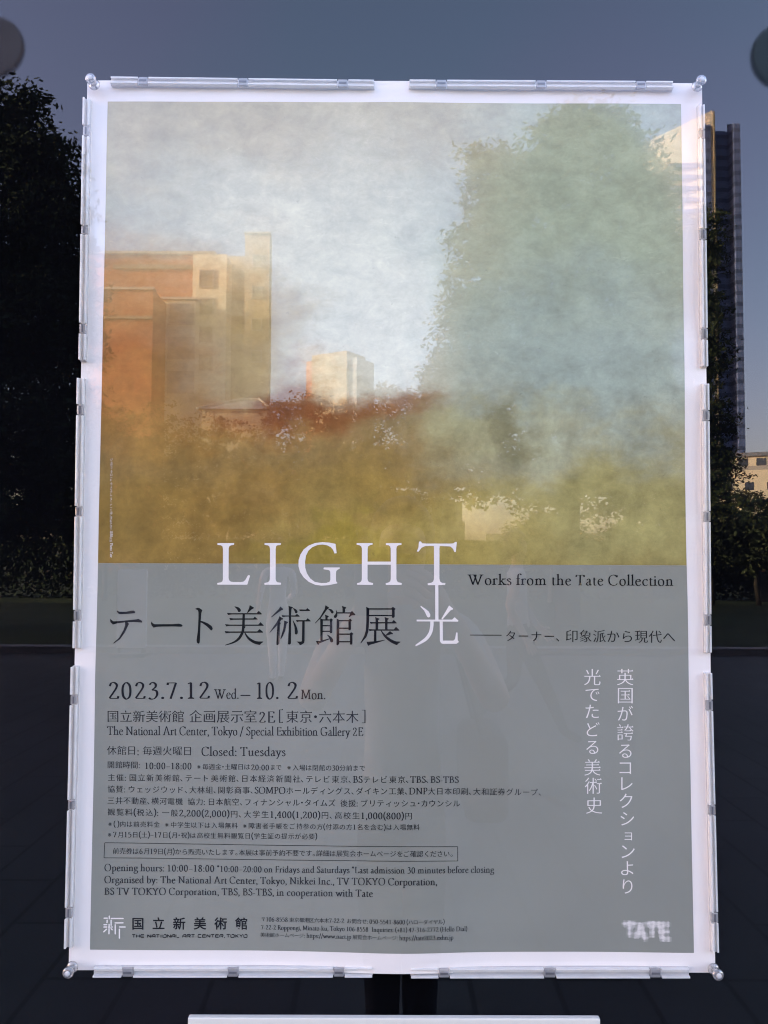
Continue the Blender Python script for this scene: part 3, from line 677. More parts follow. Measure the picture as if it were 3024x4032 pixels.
ti = Ink()
T = at(870,2360,200/1659)                                                    # bi
ti.brush(T([(462,236,22),(560,292,84),(606,350,100),(602,362,98)]))
for q in ([(945,185),(1083,265),(1075,290),(1010,325),(885,440),(855,440),(930,270)],
    [(205,435),(360,447),(1170,447),(1240,372),(1338,465),(1330,488),(360,488),(240,505)], [(280,603),(400,617),(1065,617),(1108,560),(1205,635),(1198,658),(420,660),(318,676)],
    [(145,803),(300,820),(1225,820),(1295,738),(1403,848),(1395,860),(280,860),(185,877)], [(135,1030),(300,1042),(1190,1042),(1268,966),(1383,1060),(1372,1085),(330,1085),(165,1102)],
    [(715,450),(790,450),(785,880),(700,880)], [(760,865),(820,888),(785,935),(740,930)], [(1230,1370),(1390,1372),(1385,1392),(1315,1440),(1278,1484),(1235,1475)]): ti.poly(T(q))
ti.brush(T([(740,860,80),(728,1000,85),(690,1120,85),(590,1280,80),(420,1400,55),(155,1488,20)])); ti.brush(T([(785,1080,25),(850,1190,60),(950,1300,80),(1100,1390,95),(1235,1425,105)]))
T = at(1050,2360,200/1659)                                                   # jutsu
for q in ([(448,228),(547,315),(535,340),(485,350),(170,582),(148,570),(400,315)], [(415,548),(545,625),(530,655),(480,665),(430,740),(465,775),(440,815),(340,850),(110,1088),(95,1078),(330,740),(400,610)],
    [(350,845),(432,815),(420,1440),(365,1495),(318,1470)], [(570,692),(705,735),(695,765),(655,790),(600,1030),(540,1180),(465,1303),(448,1295),(545,960),(575,770)],
    [(713,210),(860,255),(850,280),(815,300),(800,500),(795,1440),(740,1478),(700,1455),(720,1000),(727,500),(725,260)], [(487,512),(560,522),(935,522),(990,472),(1085,545),(1072,563),(600,565),(520,577)],
    [(855,690),(865,682),(940,800),(1000,940),(1020,1050),(1010,1120),(965,1152),(925,1130),(910,900)], [(1068,326),(1285,333),(1328,282),(1423,358),(1415,378),(1080,380)],
    [(955,672),(1060,675),(1285,678),(1340,612),(1443,703),(1432,720),(1050,722),(990,738)], [(1165,715),(1243,715),(1240,1340),(1225,1420),(1150,1470),(1090,1498),(1050,1435),(975,1372),(1130,1378),(1150,1355),(1160,1000)]): ti.poly(T(q))
ti.brush(T([(868,290,15),(930,345,70),(966,400,85),(964,412,85)]))
T = at(1230,2360,200/1659)                                                   # kan
hb = lambda x0,x1,y0,y1: [(x0,y0),(x1,y0),(x1,y1),(x0,y1)]
for q in ([(427,192),(547,262),(538,285),(485,325),(283,605),(95,787),(85,770),(250,580),(400,320)], [(410,495),(537,545),(530,575),(500,590),(497,655),(425,655),(425,560)], [(258,615),(345,650),(335,1345),(262,1345)],
    [(340,650),(570,650),(612,612),(685,675),(650,690),(340,690)], [(575,660),(650,680),(650,1060),(640,1100),(575,1110),(568,1060)], hb(335,578,835,877), hb(335,575,1022,1065),
    [(112,1357),(260,1352),(540,1275),(555,1300),(225,1440),(205,1482),(180,1485)], [(960,210),(1110,258),(1100,290),(1070,310),(1068,430),(985,430),(985,290)],
    [(815,418),(1250,418),(1297,372),(1405,490),(1395,518),(1290,520),(1205,582),(1188,570),(1235,462),(815,460)], [(795,625),(882,670),(878,1450),(830,1500),(788,1480)],
    [(875,672),(1180,672),(1235,622),(1303,690),(1260,715),(875,713)], [(1178,700),(1255,700),(1262,970),(1230,1008),(1180,1000)], hb(875,1185,918,962), [(875,1112),(1225,1112),(1272,1066),(1350,1127),(1305,1155),(875,1153)],
    [(1230,1140),(1308,1150),(1310,1440),(1280,1475),(1228,1470)], hb(875,1235,1358,1402)): ti.poly(T(q))
ti.brush(T([(520,315,20),(600,350,70),(648,408,88),(650,418,86)])); ti.brush(T([(487,1157,18),(560,1220,60),(622,1310,102),(632,1355,98)])); ti.brush(T([(778,352,15),(795,430,40),(775,520,85),(748,560,98)]))
T = at(1410,2360,200/1659)                                                   # ten
for q in ([(262,240),(365,288),(362,560),(350,900),(330,1060),(270,1230),(90,1435),(78,1420),(200,1190),(255,1000),(272,700),(272,300)], [(365,288),(1085,288),(1135,238),(1228,305),(1190,345),(1100,330),(365,330)],
    [(1105,320),(1190,335),(1195,555),(1175,590),(1125,600),(1103,580)], hb(355,1108,503,545), [(557,575),(698,625),(690,655),(655,665),(652,985),(570,985),(570,660)], [(862,570),(1005,622),(995,645),(962,665),(960,985),(880,985),(880,660)],
    [(375,725),(470,738),(1105,738),(1162,664),(1265,765),(1255,780),(480,782),(415,795)], [(345,965),(500,975),(1165,975),(1237,890),(1352,1000),(1345,1018),(450,1018),(375,1035)], [(520,1010),(597,1010),(597,1370),(515,1370)],
    [(275,1382),(510,1365),(885,1315),(880,1328),(600,1420),(380,1482),(345,1513),(325,1505)], [(1205,1365),(1388,1372),(1380,1392),(1300,1450),(1268,1490),(1205,1468)], [(1040,1030),(1137,1105),(1130,1135),(1075,1135),(915,1185),(885,1170),(975,1085)]): ti.poly(T(q))
ti.brush(T([(755,1020,25),(830,1130,60),(930,1240,80),(1080,1350,95),(1215,1412,105)]))
T = at(400,2360,300/1659)                                                    # te
for q in ([(347,235),(395,265),(550,268),(650,243),(715,242),(752,270),(735,298),(450,320),(390,312),(345,270)], [(197,418),(270,475),(500,460),(770,432),(815,420),(895,465),(895,503),(745,488),(570,490),(350,520),(262,545),(205,490)],
    [(525,488),(575,490),(612,530),(585,580),(520,720),(420,860),(285,955),(272,945),(400,830),(490,670),(527,560)]): ti.poly(T(q))
ti.poly([(599,2446),(604,2453.5),(612,2457),(680,2456.8),(705,2455),(715,2457),(720.8,2461),(720.5,2464.5),(716,2467),(680,2465.8),(640,2466.2),(621.5,2467.2),(607,2470.6),(600,2463),(596.5,2454)])
T = at(680,2360,200/1659)
for q in ([(740,305),(820,272),(880,275),(985,345),(950,440),(930,700),(915,1000),(903,1330),(890,1420),(850,1443),(805,1400),(795,1320),(840,1000),(858,600),(855,400),(830,345)], [(925,695),(1010,715),(1150,770),(1280,860),(1322,940),(1300,1005),(1265,1008),(1150,890),(1000,780),(925,745)]): ti.poly(T(q))
ti.build('title_lettering', INK, 'large black Japanese title characters')

li = Ink()
T = at(840,2120,300/1659)
li.poly(T([(95,102),(455,102),(460,122),(450,142),(390,150),(355,170),(340,210),(338,860),(350,910),(385,940),(440,948),(600,948),(660,940),(700,905),(760,798),(800,805),(800,825),(742,1008),(95,1005),(90,970),(170,955),(205,930),(215,880),(215,230),(205,175),(170,150),(95,142)]))
li.poly(T([(1118,102),(1475,102),(1477,130),(1460,145),(1400,150),(1370,170),(1360,230),(1358,880),(1370,930),(1400,955),(1475,965),(1470,1008),(1118,1008),(1112,970),(1185,955),(1220,930),(1235,880),(1237,230),(1225,175),(1190,150),(1118,140)]))
T = at(1140,2120,300/1659)
li.poly(T([(1003,120),(1028,320),(980,328),(950,250),(900,190),(820,150),(720,133),(610,145),(500,190),(410,270),(360,380),(340,510),(345,640),(380,760),(450,870),(550,945),(690,972),(800,968),(870,945),(890,900),(890,750),(880,705),(850,688),(745,672),(740,640),(760,632),(1095,632),(1098,655),(1045,685),(1020,710),(1012,760),(1012,900),(1020,940),(1045,965),(1040,980),(960,995),(850,1018),(700,1028),(560,1010),(420,945),(310,850),(230,730),(195,600),(200,470),(240,350),(310,240),(420,155),(560,100),(720,82),(870,92)]))
T = at(1380,2120,300/1659)
li.poly(T([(135,102),(480,102),(482,135),(420,150),(383,175),(375,230),(373,505),(878,505),(875,220),(862,175),(830,150),(770,142),(770,105),(1108,102),(1112,140),(1045,150),(1010,175),(1000,225),(1000,880),(1012,930),(1045,955),(1115,970),(1112,1012),(770,1012),(765,975),(830,958),(865,930),(877,880),(878,572),(373,572),(372,880),(385,930),(420,955),(492,970),(488,1012),(145,1008),(142,975),(205,958),(238,930),(248,880),(250,220),(235,175),(200,150),(135,138)]))
T = at(1600,2120,240/1207)
for q in ([(262,60),(285,62),(315,98),(400,103),(850,103),(925,100),(968,68),(997,72),(985,180),(978,270),(945,270),(925,210),(870,160),(655,150),(545,150),(370,152),(300,185),(240,262),(205,258),(238,180),(247,75)],
    [(540,145),(658,145),(653,200),(653,800),(665,850),(700,877),(772,885),(765,922),(425,925),(418,890),(490,877),(530,850),(545,800),(545,200)], [(568,918),(632,918),(634,1610),(570,1610)],
    [(202,1605),(905,1605),(952,1557),(1028,1625),(1020,1645),(202,1640)], [(285,1332),(380,1395),(440,1445),(472,1505),(470,1545),(440,1563),(410,1550),(385,1495),(350,1425),(277,1350)],
    [(843,1325),(920,1385),(915,1408),(875,1420),(715,1600),(698,1598),(695,1580),(785,1430)], [(657,1638),(718,1638),(720,2020),(930,2020),(960,1990),(985,1860),(1010,1860),(1015,2015),(1040,2045),(990,2083),(720,2083),(685,2070),(662,2030)]): li.poly(T(q))
li.brush(T([(505,1638,66),(500,1750,66),(470,1870,66),(395,1980,64),(290,2055,50),(192,2112,28)]))
li.build('light_lettering', WHITE, 'large white word LIGHT joined to a white Japanese character')

# ------------------------------------------------------------------ writing: a broad-pen roman face
G = {
'a':(48,'s 10 50 22 61 33 52 34 14 39 2 47 6|s 34 38 15 27 8 13 16 0 27 3 34 12'), 'b':(56,'l 14 106 14 4|f 14 108|s 14 50 28 61 45 53 49 32 42 8 27 -1 14 7'), 'c':(47,'s 41 52 32 61 17 55 8 35 12 11 26 -1 43 9|d 40 51 5'),
'd':(58,'l 44 106 44 6|f 44 108|s 44 9 52 1|s 44 52 30 61 14 51 8 28 16 6 28 -1 44 9'), 'e':(48,'l 9 36 42 40|s 42 40 37 55 26 61 13 52 8 30 15 7 28 -1 44 11'), 'f':(33,'s 40 99 32 107 21 101 17 84 17 2|l 4 61 32 61|b 17 0|d 39 99 5'),
'g':(50,'s 24 61 10 52 10 35 24 27 38 36 38 52 24 61|s 16 29 8 19 18 9 38 6 47 -6 41 -24 22 -34 4 -26 5 -13 18 1|l 34 58 49 60'), 'h':(60,'l 14 106 14 2|f 14 108|b 14 0|s 14 46 28 60 41 56 45 42 45 2|b 45 0'), 'i':(27,'l 14 60 14 2|f 14 62|b 14 0|d 13 84 7'),
'j':(26,'s 14 60 14 -14 9 -32 -1 -36|f 14 62|d 13 84 7'), 'k':(56,'l 14 106 14 2|f 14 108|b 14 0|l 15 27 41 59|l 24 37 47 2|b 49 0|t 42 61'), 'l':(27,'l 14 106 14 2|f 14 108|b 14 0'), 'm':(92,'l 14 60 14 2|f 14 62|b 14 0|s 14 46 26 60 38 57 43 42 43 2|b 43 0|s 43 46 56 60 68 57 73 42 73 2|b 73 0'),
'n':(61,'l 14 60 14 2|f 14 62|b 14 0|s 14 46 28 60 41 56 45 42 45 2|b 45 0'), 'o':(54,'s 27 61 13 54 8 31 13 8 27 -1 41 7 46 30 41 53 27 61'), 'p':(57,'l 14 60 14 -36|f 14 62|b 14 -38|s 14 50 28 61 45 53 49 32 42 8 27 -1 14 7'),
'q':(57,'l 44 60 44 -36|b 44 -38|s 44 52 30 61 14 51 8 28 16 6 28 -1 44 9'), 'r':(40,'l 14 60 14 2|f 14 62|b 14 0|s 14 44 23 58 35 59|d 35 56 6'), 's':(40,'s 32 49 24 61 12 57 10 46 21 34 33 23 32 8 20 -1 8 11'), 't':(32,'s 14 74 14 14 19 0 31 5|l 4 60 30 60'),
'u':(60,'s 14 58 14 16 21 1 33 3 45 14|l 45 60 45 4|f 14 62|f 45 62|s 45 8 54 1'), 'v':(52,'l 9 59 26 2|l 44 59 26 1|t 9 61|t 44 61'), 'w':(78,'l 8 59 24 2|l 40 59 24 1|l 40 59 56 2|l 71 59 56 1|t 8 61|t 71 61'), 'x':(52,'l 9 59 44 2|l 43 59 8 2|t 9 61|t 43 61|b 8 0|b 44 0'),
'y':(52,'l 9 59 27 4|s 44 59 29 8 18 -22 6 -33|t 9 61|t 44 61'), 'z':(46,'l 8 59 40 59|l 40 59 8 2|l 8 2 42 2'),
'A':(82,'l 40 100 13 2|l 41 102 70 2|l 23 36 59 36|b 13 0|b 70 0'), 'B':(64,'l 18 98 18 2|s 18 97 38 97 48 84 45 64 30 54 18 54|s 30 54 46 50 56 36 52 12 36 2 18 2|t 18 98|b 18 0'), 'C':(76,'s 67 80 54 97 36 99 15 84 8 50 16 15 38 0 56 3 70 18|l 67 98 68 78'),
'D':(86,'l 18 98 18 2|s 18 97 44 98 66 86 76 52 64 14 42 2 18 2|t 18 98|b 18 0'), 'E':(62,'l 18 98 18 2|l 12 97 53 97|l 53 98 55 82|l 18 52 44 52|l 44 60 44 44|l 12 2 56 2|l 56 1 61 20'), 'F':(58,'l 18 98 18 2|l 12 97 52 97|l 52 98 54 82|l 18 52 43 52|l 43 60 43 44|b 18 0'),
'G':(84,'s 67 80 54 97 36 99 15 84 8 50 16 15 38 0 56 2 67 8|l 67 98 68 78|l 67 40 67 6|t 67 42'), 'H':(88,'l 18 98 18 2|l 70 98 70 2|l 18 52 70 52|t 18 98|b 18 0|t 70 98|b 70 0'), 'I':(36,'l 18 98 18 2|t 18 98|b 18 0'), 'K':(76,'l 18 98 18 2|l 60 96 20 46|l 30 56 66 2|t 18 98|b 18 0|b 68 0|t 60 98'),
'L':(62,'l 18 98 18 2|l 12 2 54 2|l 54 1 60 22|t 18 98'), 'M':(100,'l 18 98 14 2|l 20 98 49 8|l 80 98 49 8|l 80 98 84 2|b 14 0|b 84 0|t 15 98|t 84 98'), 'N':(86,'l 17 98 17 2|l 15 98 70 4|l 70 98 70 2|b 17 0|t 14 98|t 70 98'), 'O':(86,'s 43 99 19 89 8 49 19 9 43 0 67 9 78 49 67 89 43 99'),
'P':(60,'l 18 98 18 2|s 18 97 40 97 52 82 49 58 34 47 18 48|t 18 98|b 18 0'), 'R':(68,'l 18 98 18 2|s 18 97 40 97 51 84 48 62 34 52 18 52|l 32 52 60 3|t 18 98|b 18 0|b 63 0'), 'S':(52,'s 43 82 32 99 16 94 12 76 26 57 42 42 45 16 30 0 10 18|l 43 97 44 80|l 9 20 9 3'),
'T':(68,'l 6 97 62 97|l 6 99 4 80|l 62 99 64 80|l 34 97 34 2|b 34 0'), 'V':(76,'l 10 97 38 2|l 66 97 38 0|t 10 98|t 66 98'), 'W':(112,'l 8 97 34 2|l 58 97 34 0|l 44 97 70 2|l 98 97 70 0|t 8 98|t 44 98|t 98 98'), 'Y':(70,'l 9 97 35 46|l 61 97 35 46|l 35 46 35 2|b 35 0|t 9 98|t 61 98'),
'0':(56,'s 26 93 12 78 8 46 12 14 26 -1 40 14 44 46 40 78 26 93'), '1':(56,'l 27 92 27 2|b 27 0|l 27 92 13 84'), '2':(56,'s 10 72 16 89 29 93 41 82 40 64 27 38 8 5|l 8 3 46 3|l 46 2 49 16'), '3':(56,'s 11 80 22 93 37 86 38 68 22 51|s 22 51 41 46 45 24 34 3 18 -1 8 6'),
'4':(56,'l 33 92 5 30|l 4 29 49 29|l 36 93 36 2|b 36 0'), '5':(56,'l 16 90 42 90|l 16 91 14 52|s 14 52 31 56 44 42 41 14 24 -1 8 6'), '6':(56,'s 42 92 23 80 10 48 11 16 26 -1 42 14 42 38 28 53 12 42'), '7':(56,'l 8 90 45 90|l 45 91 20 0|l 8 92 7 78'),
'8':(56,'s 26 93 13 82 14 66 27 51 41 36 43 13 26 -1 10 13 12 36 26 51 39 66 39 82 26 93'), '9':(56,'s 11 0 30 12 43 44 42 76 27 93 11 80 11 55 25 40 41 50'),
'.':(24,'d 11 5 7'), ',':(24,'d 11 5 6.5|s 14 5 14 -8 7 -18'), ':':(26,'d 12 5 7|d 12 52 7'), '–':(52,'l 3 34 49 34'), '-':(34,'l 4 30 29 30'), '/':(40,'l 3 -16 36 106'), '*':(36,'l 18 104 18 72|l 5 96 31 80|l 31 96 5 80'), '(':(32,'s 27 108 12 78 10 26 27 -22'), ')':(32,'s 5 108 20 78 22 26 5 -22'), '+':(56,'l 28 64 28 8|l 4 36 52 36'), ' ':(25,'')}
def pen(ink, ch, x, y, k, thick=11.5, thin=4.6, nib=R(18), xs=1.0):
    """one roman letter, its origin at x,y, k photograph pixels per unit"""
    def out(px_, py_): return (x+px_*k*xs, y-py_*k)
    for op in G[ch][1].split('|'):
        if not op: continue
        q = op.split(); v = [float(a) for a in q[1:]]
        if q[0] == 'd':
            ink.poly([out(v[0]+v[2]*math.cos(R(a)), v[1]+v[2]*math.sin(R(a))) for a in range(0,360,36)])
        elif q[0] in 'bt':
            s = 1 if q[0] == 'b' else -1; hw, th = 14.5, 4.2
            ink.poly([out(v[0]+a, v[1]+s*b) for a, b in ((-hw,0),(hw,0),(hw,th),(6.5,th+4.5),(-6.5,th+4.5),(-hw,th))][::s])
        elif q[0] == 'f':
            ink.poly([out(v[0]+a, v[1]+b) for a, b in ((-13,-8),(-6,-13),(5.6,-13),(5.6,0),(2,0))])
        else:
            P = [Vector((v[i],v[i+1],0)) for i in range(0,len(v),2)]; pts = []
            if q[0] == 's' and len(P) > 2:
                cl = (P[0]-P[-1]).length < .1
                for i in range(len(P)-1):
                    a = P[i-1] if i > 0 else (P[-2] if cl else P[0]); b, c = P[i], P[i+1]; d = P[i+2] if i+2 < len(P) else (P[1] if cl else P[-1])
                    for j in range(5):
                        t = j/5; pts.append(.5*((2*b)+(c-a)*t+(2*a-5*b+4*c-d)*t*t+(3*b-a-3*c+d)*t**3))
                pts.append(P[-1])
            else: pts = P
            L, Rr = [], []
            for i, p in enumerate(pts):
                d = (pts[min(i+1,len(pts)-1)]-pts[max(i-1,0)]).normalized(); th = math.atan2(d.y,d.x)
                w_ = thin + (thick-thin)*abs(math.sin(th-nib))**1.3
                if q[0] == 'l' and abs(d.x) < .02: w_ = thick
                if q[0] == 'l' and abs(d.y) < .02: w_ = thin
                L.append(out(p.x-d.y*w_/2, p.y+d.x*w_/2)); Rr.append(out(p.x+d.y*w_/2, p.y-d.x*w_/2))
            n = len(L); ink.tri(L+Rr, [t for i in range(n-1) for t in ((i,i+1,n+i+1),(i,n+i+1,n+i))])

# ------------------------------------------------------------------ writing: Japanese characters with thin horizontals
_ALL = sorted(set('国立新美術館企画展示室東京六本木休日毎週火曜開時間金土曜は※まで入場閉の分前主催経済聞社テレビトー協賛ウェッジド大林組関彰商事ホルディングスダイキン工業印刷和証券プ三井不動産横河電機力航空フィナシャタムズ後援リュカ観覧料税込一般円学生高校内売中以下無障害者手帳をご持参方付添名含む月祝提示が必要から販いたします。詳細予約会ページ確認くだささ本展英誇るコクョより光でどな史ターナ、・印象派現代へ〒都港区お問合せハロヤル［］ィぇ湖に沈夕頃年（）ジョゼフマ《》ドムワアブ'))
def _outlines():
    c = bpy.data.curves.new('glyphs', 'FONT'); c.body = ''.join(_ALL); c.size = 1
    o = bpy.data.objects.new('glyphs', c); COL.objects.link(o); bpy.context.view_layer.update()
    dg = bpy.context.evaluated_depsgraph_get(); ev = o.evaluated_get(dg); k = ev.to_curve(dg)
    per = {}
    for s in k.splines:
        pts = []; B = s.bezier_points; n = len(B)
        for i in range(n):
            a, b = B[i], B[(i+1)%n]; p0, p1, p2, p3 = (Vector(v[:2]) for v in (a.co,a.handle_right,b.handle_left,b.co))
            d = p3-p0
            flat = d.length < 1e-6 or max(abs(d.cross(p1-p0)), abs(d.cross(p2-p0)))/max(d.length,1e-6) < .002
            st = 1 if flat else 5
            for j in range(st):
                t = j/st; pts.append(((1-t)**3)*p0+3*((1-t)**2)*t*p1+3*(1-t)*t*t*p2+t**3*p3)
        q = []
        for p in pts:
            if not q or (p-q[-1]).length > 1e-4: q.append(p)
        if len(q) > 2 and (q[0]-q[-1]).length < 1e-4: q.pop()
        if len(q) > 2: per.setdefault(s.character_index, []).append(q)
    bpy.data.objects.remove(o); bpy.data.curves.remove(c)
    return {_ALL[i]: v for i, v in per.items()}
OUT = _outlines()
_k = OUT['国']; _xs = [p.x for c in _k for p in c]; EMW = (max(_xs)-min(_xs))/.84         # the size of the em square
_kx0 = min(_xs)
_ys = [p.y for c in _k for p in c]; EMB = min(_ys) - .03*EMW
_POS = {}
_cache = {}
def glyph(ch, a=.0165, b=.005, uroko=True):
    """triangles of one character in em units, its horizontals thinned by a and its verticals by b on each side"""
    key = (ch,a,b)
    if key in _cache: return _cache[key]
    cs = OUT.get(ch)
    if not cs: _cache[key] = ([],[],0,0); return _cache[key]
    allx = [p.x for c in cs for p in c]; cx = (min(allx)+max(allx))/2
    area = lambda c: sum(c[i-1].x*c[i].y-c[i].x*c[i-1].y for i in range(len(c)))/2
    sgn = 1 if sum(area(c) for c in cs) > 0 else -1
    kana = ord(ch) < 0x3100 or ch in '※〒'
    A, Bq = (a*.62, b*1.05) if kana else (a, b)
    res = []; ur = []
    for c in cs:
        c = [Vector(((p.x-cx)/EMW, (p.y-EMB)/EMW)) for p in c]; n = len(c)
        nr = []
        for i in range(n):
            d = (c[(i+1)%n]-c[i]); d = d.normalized() if d.length > 1e-9 else Vector((1,0)); nr.append(Vector((d.y,-d.x))*sgn)
        new = []
        for i in range(n):
            n1, n2 = nr[i-1], nr[i]; d1 = A*n1.y**2+Bq*n1.x**2; d2 = A*n2.y**2+Bq*n2.x**2
            det = n1.x*n2.y-n1.y*n2.x
            if abs(det) < .25: off = -(n1*d1+n2*d2)/max(.4,(n1+n2).length)*1.0
            else: off = -Vector(((d1*n2.y-d2*n1.y)/det, (n1.x*d2-n2.x*d1)/det))
            lim = 2.2*max(abs(A),abs(Bq))
            if off.length > lim: off = off.normalized()*lim
            new.append(c[i]+off)
        res.append(new)
        if uroko and not kana:
            for i in range(n):
                e = (c[(i+1)%n]-c[i]).length
                if nr[i].x > .97 and .045 < e < .095 and abs(nr[i-1].y) > .96 and abs(nr[(i+1)%n].y) > .96 and (c[i]-c[i-1]).length > .09 and (c[(i+2)%n]-c[(i+1)%n]).length > .09:
                    p, q = new[i], new[(i+1)%n]; x = max(p.x,q.x); yt, yb = max(p.y,q.y), min(p.y,q.y)
                    ur.append([(x-.085,yt-.004),(x+.012,yb),(x+.012,yb+.012),(x-.030,yt+.052)])
    # each outline is filled together with the holes that lie inside it
    def inside(p, c):
        r = False
        for i in range(len(c)):
            a_, b_ = c[i-1], c[i]
            if (a_.y > p.y) != (b_.y > p.y) and p.x < (b_.x-a_.x)*(p.y-a_.y)/(b_.y-a_.y)+a_.x: r = not r
        return r
    rings = [c for c in res]; outer = [i for i, c in enumerate(cs) if area(c)*sgn > 0]
    groups = {i: [i] for i in outer}
    for i, c in enumerate(rings):
        if i in outer: continue
        own = [j for j in outer if inside(c[0], rings[j])]
        if own: groups[min(own, key=lambda j: abs(area(rings[j])))].append(i)
    flat = []; tr = []
    for gset in groups.values():
        base = len(flat); lists = [[Vector((v.x,v.y,0)) for v in rings[i]] for i in gset]
        tr += [tuple(base+q for q in t) for t in tessellate_polygon(lists)]
        flat += [v for i in gset for v in rings[i]]
    wd = (max(allx)-min(allx))/EMW
    _cache[key] = ([(v.x,v.y) for v in flat], tr, wd, ur); return _cache[key]
def kchar(ink, ch, cx, yb, em, **kw):
    pts, tr, _w, ur = glyph(ch, **kw)
    if not pts: return
    ink.tri([(cx+x*em, yb-y*em) for x,y in pts], tr)
    for u in (ur or []): ink.poly([(cx+x*em, yb-y*em) for x,y in u])
NARROW = {'、':.5,'。':.55,'・':.42,'［':.5,'］':.5}
def setline(ink, text, x0, y0, x1, y1, em, cap=None, **kw):
    """one line from (x0,y0) to (x1,y1), the baseline; letters keep their size and the spacing is stretched to fit"""
    k = (cap or em*.78)/98
    if not kw: kw = dict(a=.006, b=-.003) if em < 36 else dict(a=.0105, b=-.001)
    items = []; mix = 1.17 if any(c not in G and c != '\u3000' for c in text) else 1.0
    for ch in text:
        if ch == '\u3000': items.append((None,em*.5))
        elif ch in G: items.append((ch, G[ch][0]*k*mix))
        else: items.append((ch, em*NARROW.get(ch,1.0)))
    tot = sum(a for _,a in items); fit = (x1-x0)/tot
    x = x0
    for ch, adv in items:
        u = (x+adv*fit/2-x0)/(x1-x0); y = y0+(y1-y0)*u
        if ch is None: pass
        elif ch in G:
            xs = mix*max(.8, min(1.32, 1+(fit-1)*.72)); small = k < .30
            pen(ink, ch, x+(adv*fit-adv/mix*xs)/2, y, k, 12.2 if small else 10.8, 5.8 if small else 4.6, xs=xs)
        else:
            c = x+adv*fit/2
            if ch in '、。': c = x+em*.16+ (0 if ch == '、' else .06*em)
            kchar(ink, ch, c, y+em*.085, em*min(1,fit*1.02), **kw)
        x += adv*fit
def block_of(name, label, mat, *lines, **kw):
    k = Ink()
    for l in lines: setline(k, *l, **kw)
    return k.build(name, mat, label)

block_of('subtitle_lettering', 'black English subtitle beside the white title word', INK, ('Works from the Tate Collection',1841,2302,2650,2306,50,40))
k = Ink(); k.line(1850,2500,1974,2500.5,3.2)
setline(k,'ターナー、',1984,2522,2212,2524,46); setline(k,'印象派から現代へ',2222,2525,2658,2528,53); k.build('subtitle_lettering', INK, 'black Japanese subtitle after a long dash')
k = Ink()
setline(k,'2023.7.12',426,2750,832,2750,60,68); setline(k,'Wed.',846,2750,943,2750,40,37); k.line(948,2737,987,2737,4); setline(k,'10.',1003,2751,1102,2751,60,68); setline(k,'2',1126,2751,1178,2751,60,68); setline(k,'Mon.',1184,2752,1284,2752,40,37)
k.build('date_lettering', INK, 'large black exhibition dates')
k = Ink()
setline(k,'国立新美術館',422,2839,728,2840,50); setline(k,'企画展示室',745,2841,1014,2842,53); setline(k,'2E',1018,2844,1084,2844,50,43); setline(k,'［',1092,2842,1122,2842,56); setline(k,'東京・六本木',1125,2842,1414,2843,52); setline(k,'］',1417,2843,1447,2843,56)
setline(k,'The National Art Center, Tokyo / Special Exhibition Gallery 2E',424,2892,1430,2896,40,33)
k.build('venue_lettering', INKS, 'black lines naming the venue')
k = Ink()
setline(k,'休館日',422,2969,540,2969,39); setline(k,':',540,2972,552,2972,39,32); setline(k,'毎週火曜日',562,2970,760,2971,39); setline(k,'Closed: Tuesdays',793,2974,1126,2975,40,34)
setline(k,'開館時間: ',423,3022,562,3023,30,25); setline(k,'10:00–18:00',570,3026,758,3027,30,26); setline(k,'※毎週金・土曜日は',772,3027,987,3028,25); setline(k,'20:00',989,3030,1062,3031,25,22); setline(k,'まで',1064,3029,1110,3029,24); setline(k,'※入場は閉館の30分前まで',1126,3030,1440,3032,25,21)
k.build('opening_lettering', INKS, 'black lines giving closing day and opening hours')
k = Ink()
for l in (('主催: 国立新美術館、テート美術館、日本経済新聞社、テレビ東京、BSテレビ東京、TBS、BS-TBS',423,3072,1806,3081,30,25), ('協賛: ウェッジウッド、大林組、関彰商事、SOMPOホールディングス、ダイキン工業、DNP大日本印刷、大和証券グループ、',423,3118,2134,3128,30,25),
    ('三井不動産、横河電機\u3000協力: 日本航空、フィナンシャル・タイムズ\u3000後援: ブリティッシュ・カウンシル',422,3163,1813,3174,30,25), ('観覧料(税込): 一般2,200(2,000)円、大学生1,400(1,200)円、高校生1,000(800)円',422,3208,1626,3222,30,26),
    ('※( )内は前売料金\u3000※中学生以下は入場無料\u3000※障害者手帳をご持参の方(付添の方1名を含む)は入場無料',421,3253,1653,3264,25,21), ('※7月15日(土)–17日(月・祝)は高校生無料観覧日(学生証の提示が必要)',419,3295,1251,3299,25,22)): setline(k, *l)
k.build('detail_lettering', INKS, 'six close lines of black Japanese small print')
k = Ink(); B4 = [(414,3317),(1801.6,3331),(1801.6,3387),(411,3376)]
for i in range(4): k.line(*B4[i], *B4[(i+1)%4], 2.2)
setline(k,'前売券は6月19日(月)から販売いたします。本展は事前予約不要です。詳細は展覧会ホームページをご確認ください。',444,3360,1786,3369,26,22)
k.build('boxed_lettering', INKS, 'line of black small print in a thin box')
k = Ink()
setline(k,'Opening hours: 10:00–18:00',411,3428,847,3430,34,27); setline(k,'*10:00–20:00 on Fridays and Saturdays *Last admission 30 minutes before closing',855,3430,1945,3434,32,24.5)
setline(k,'Organised by: The National Art Center, Tokyo, Nikkei Inc., TV TOKYO Corporation,',411,3475,1722,3479,34,27); setline(k,'BS TV TOKYO Corporation, TBS, BS-TBS, in cooperation with Tate',411,3521,1469,3524,34,27)
k.build('english_lettering', INKS, 'three lines of black English small print')
k = Ink()
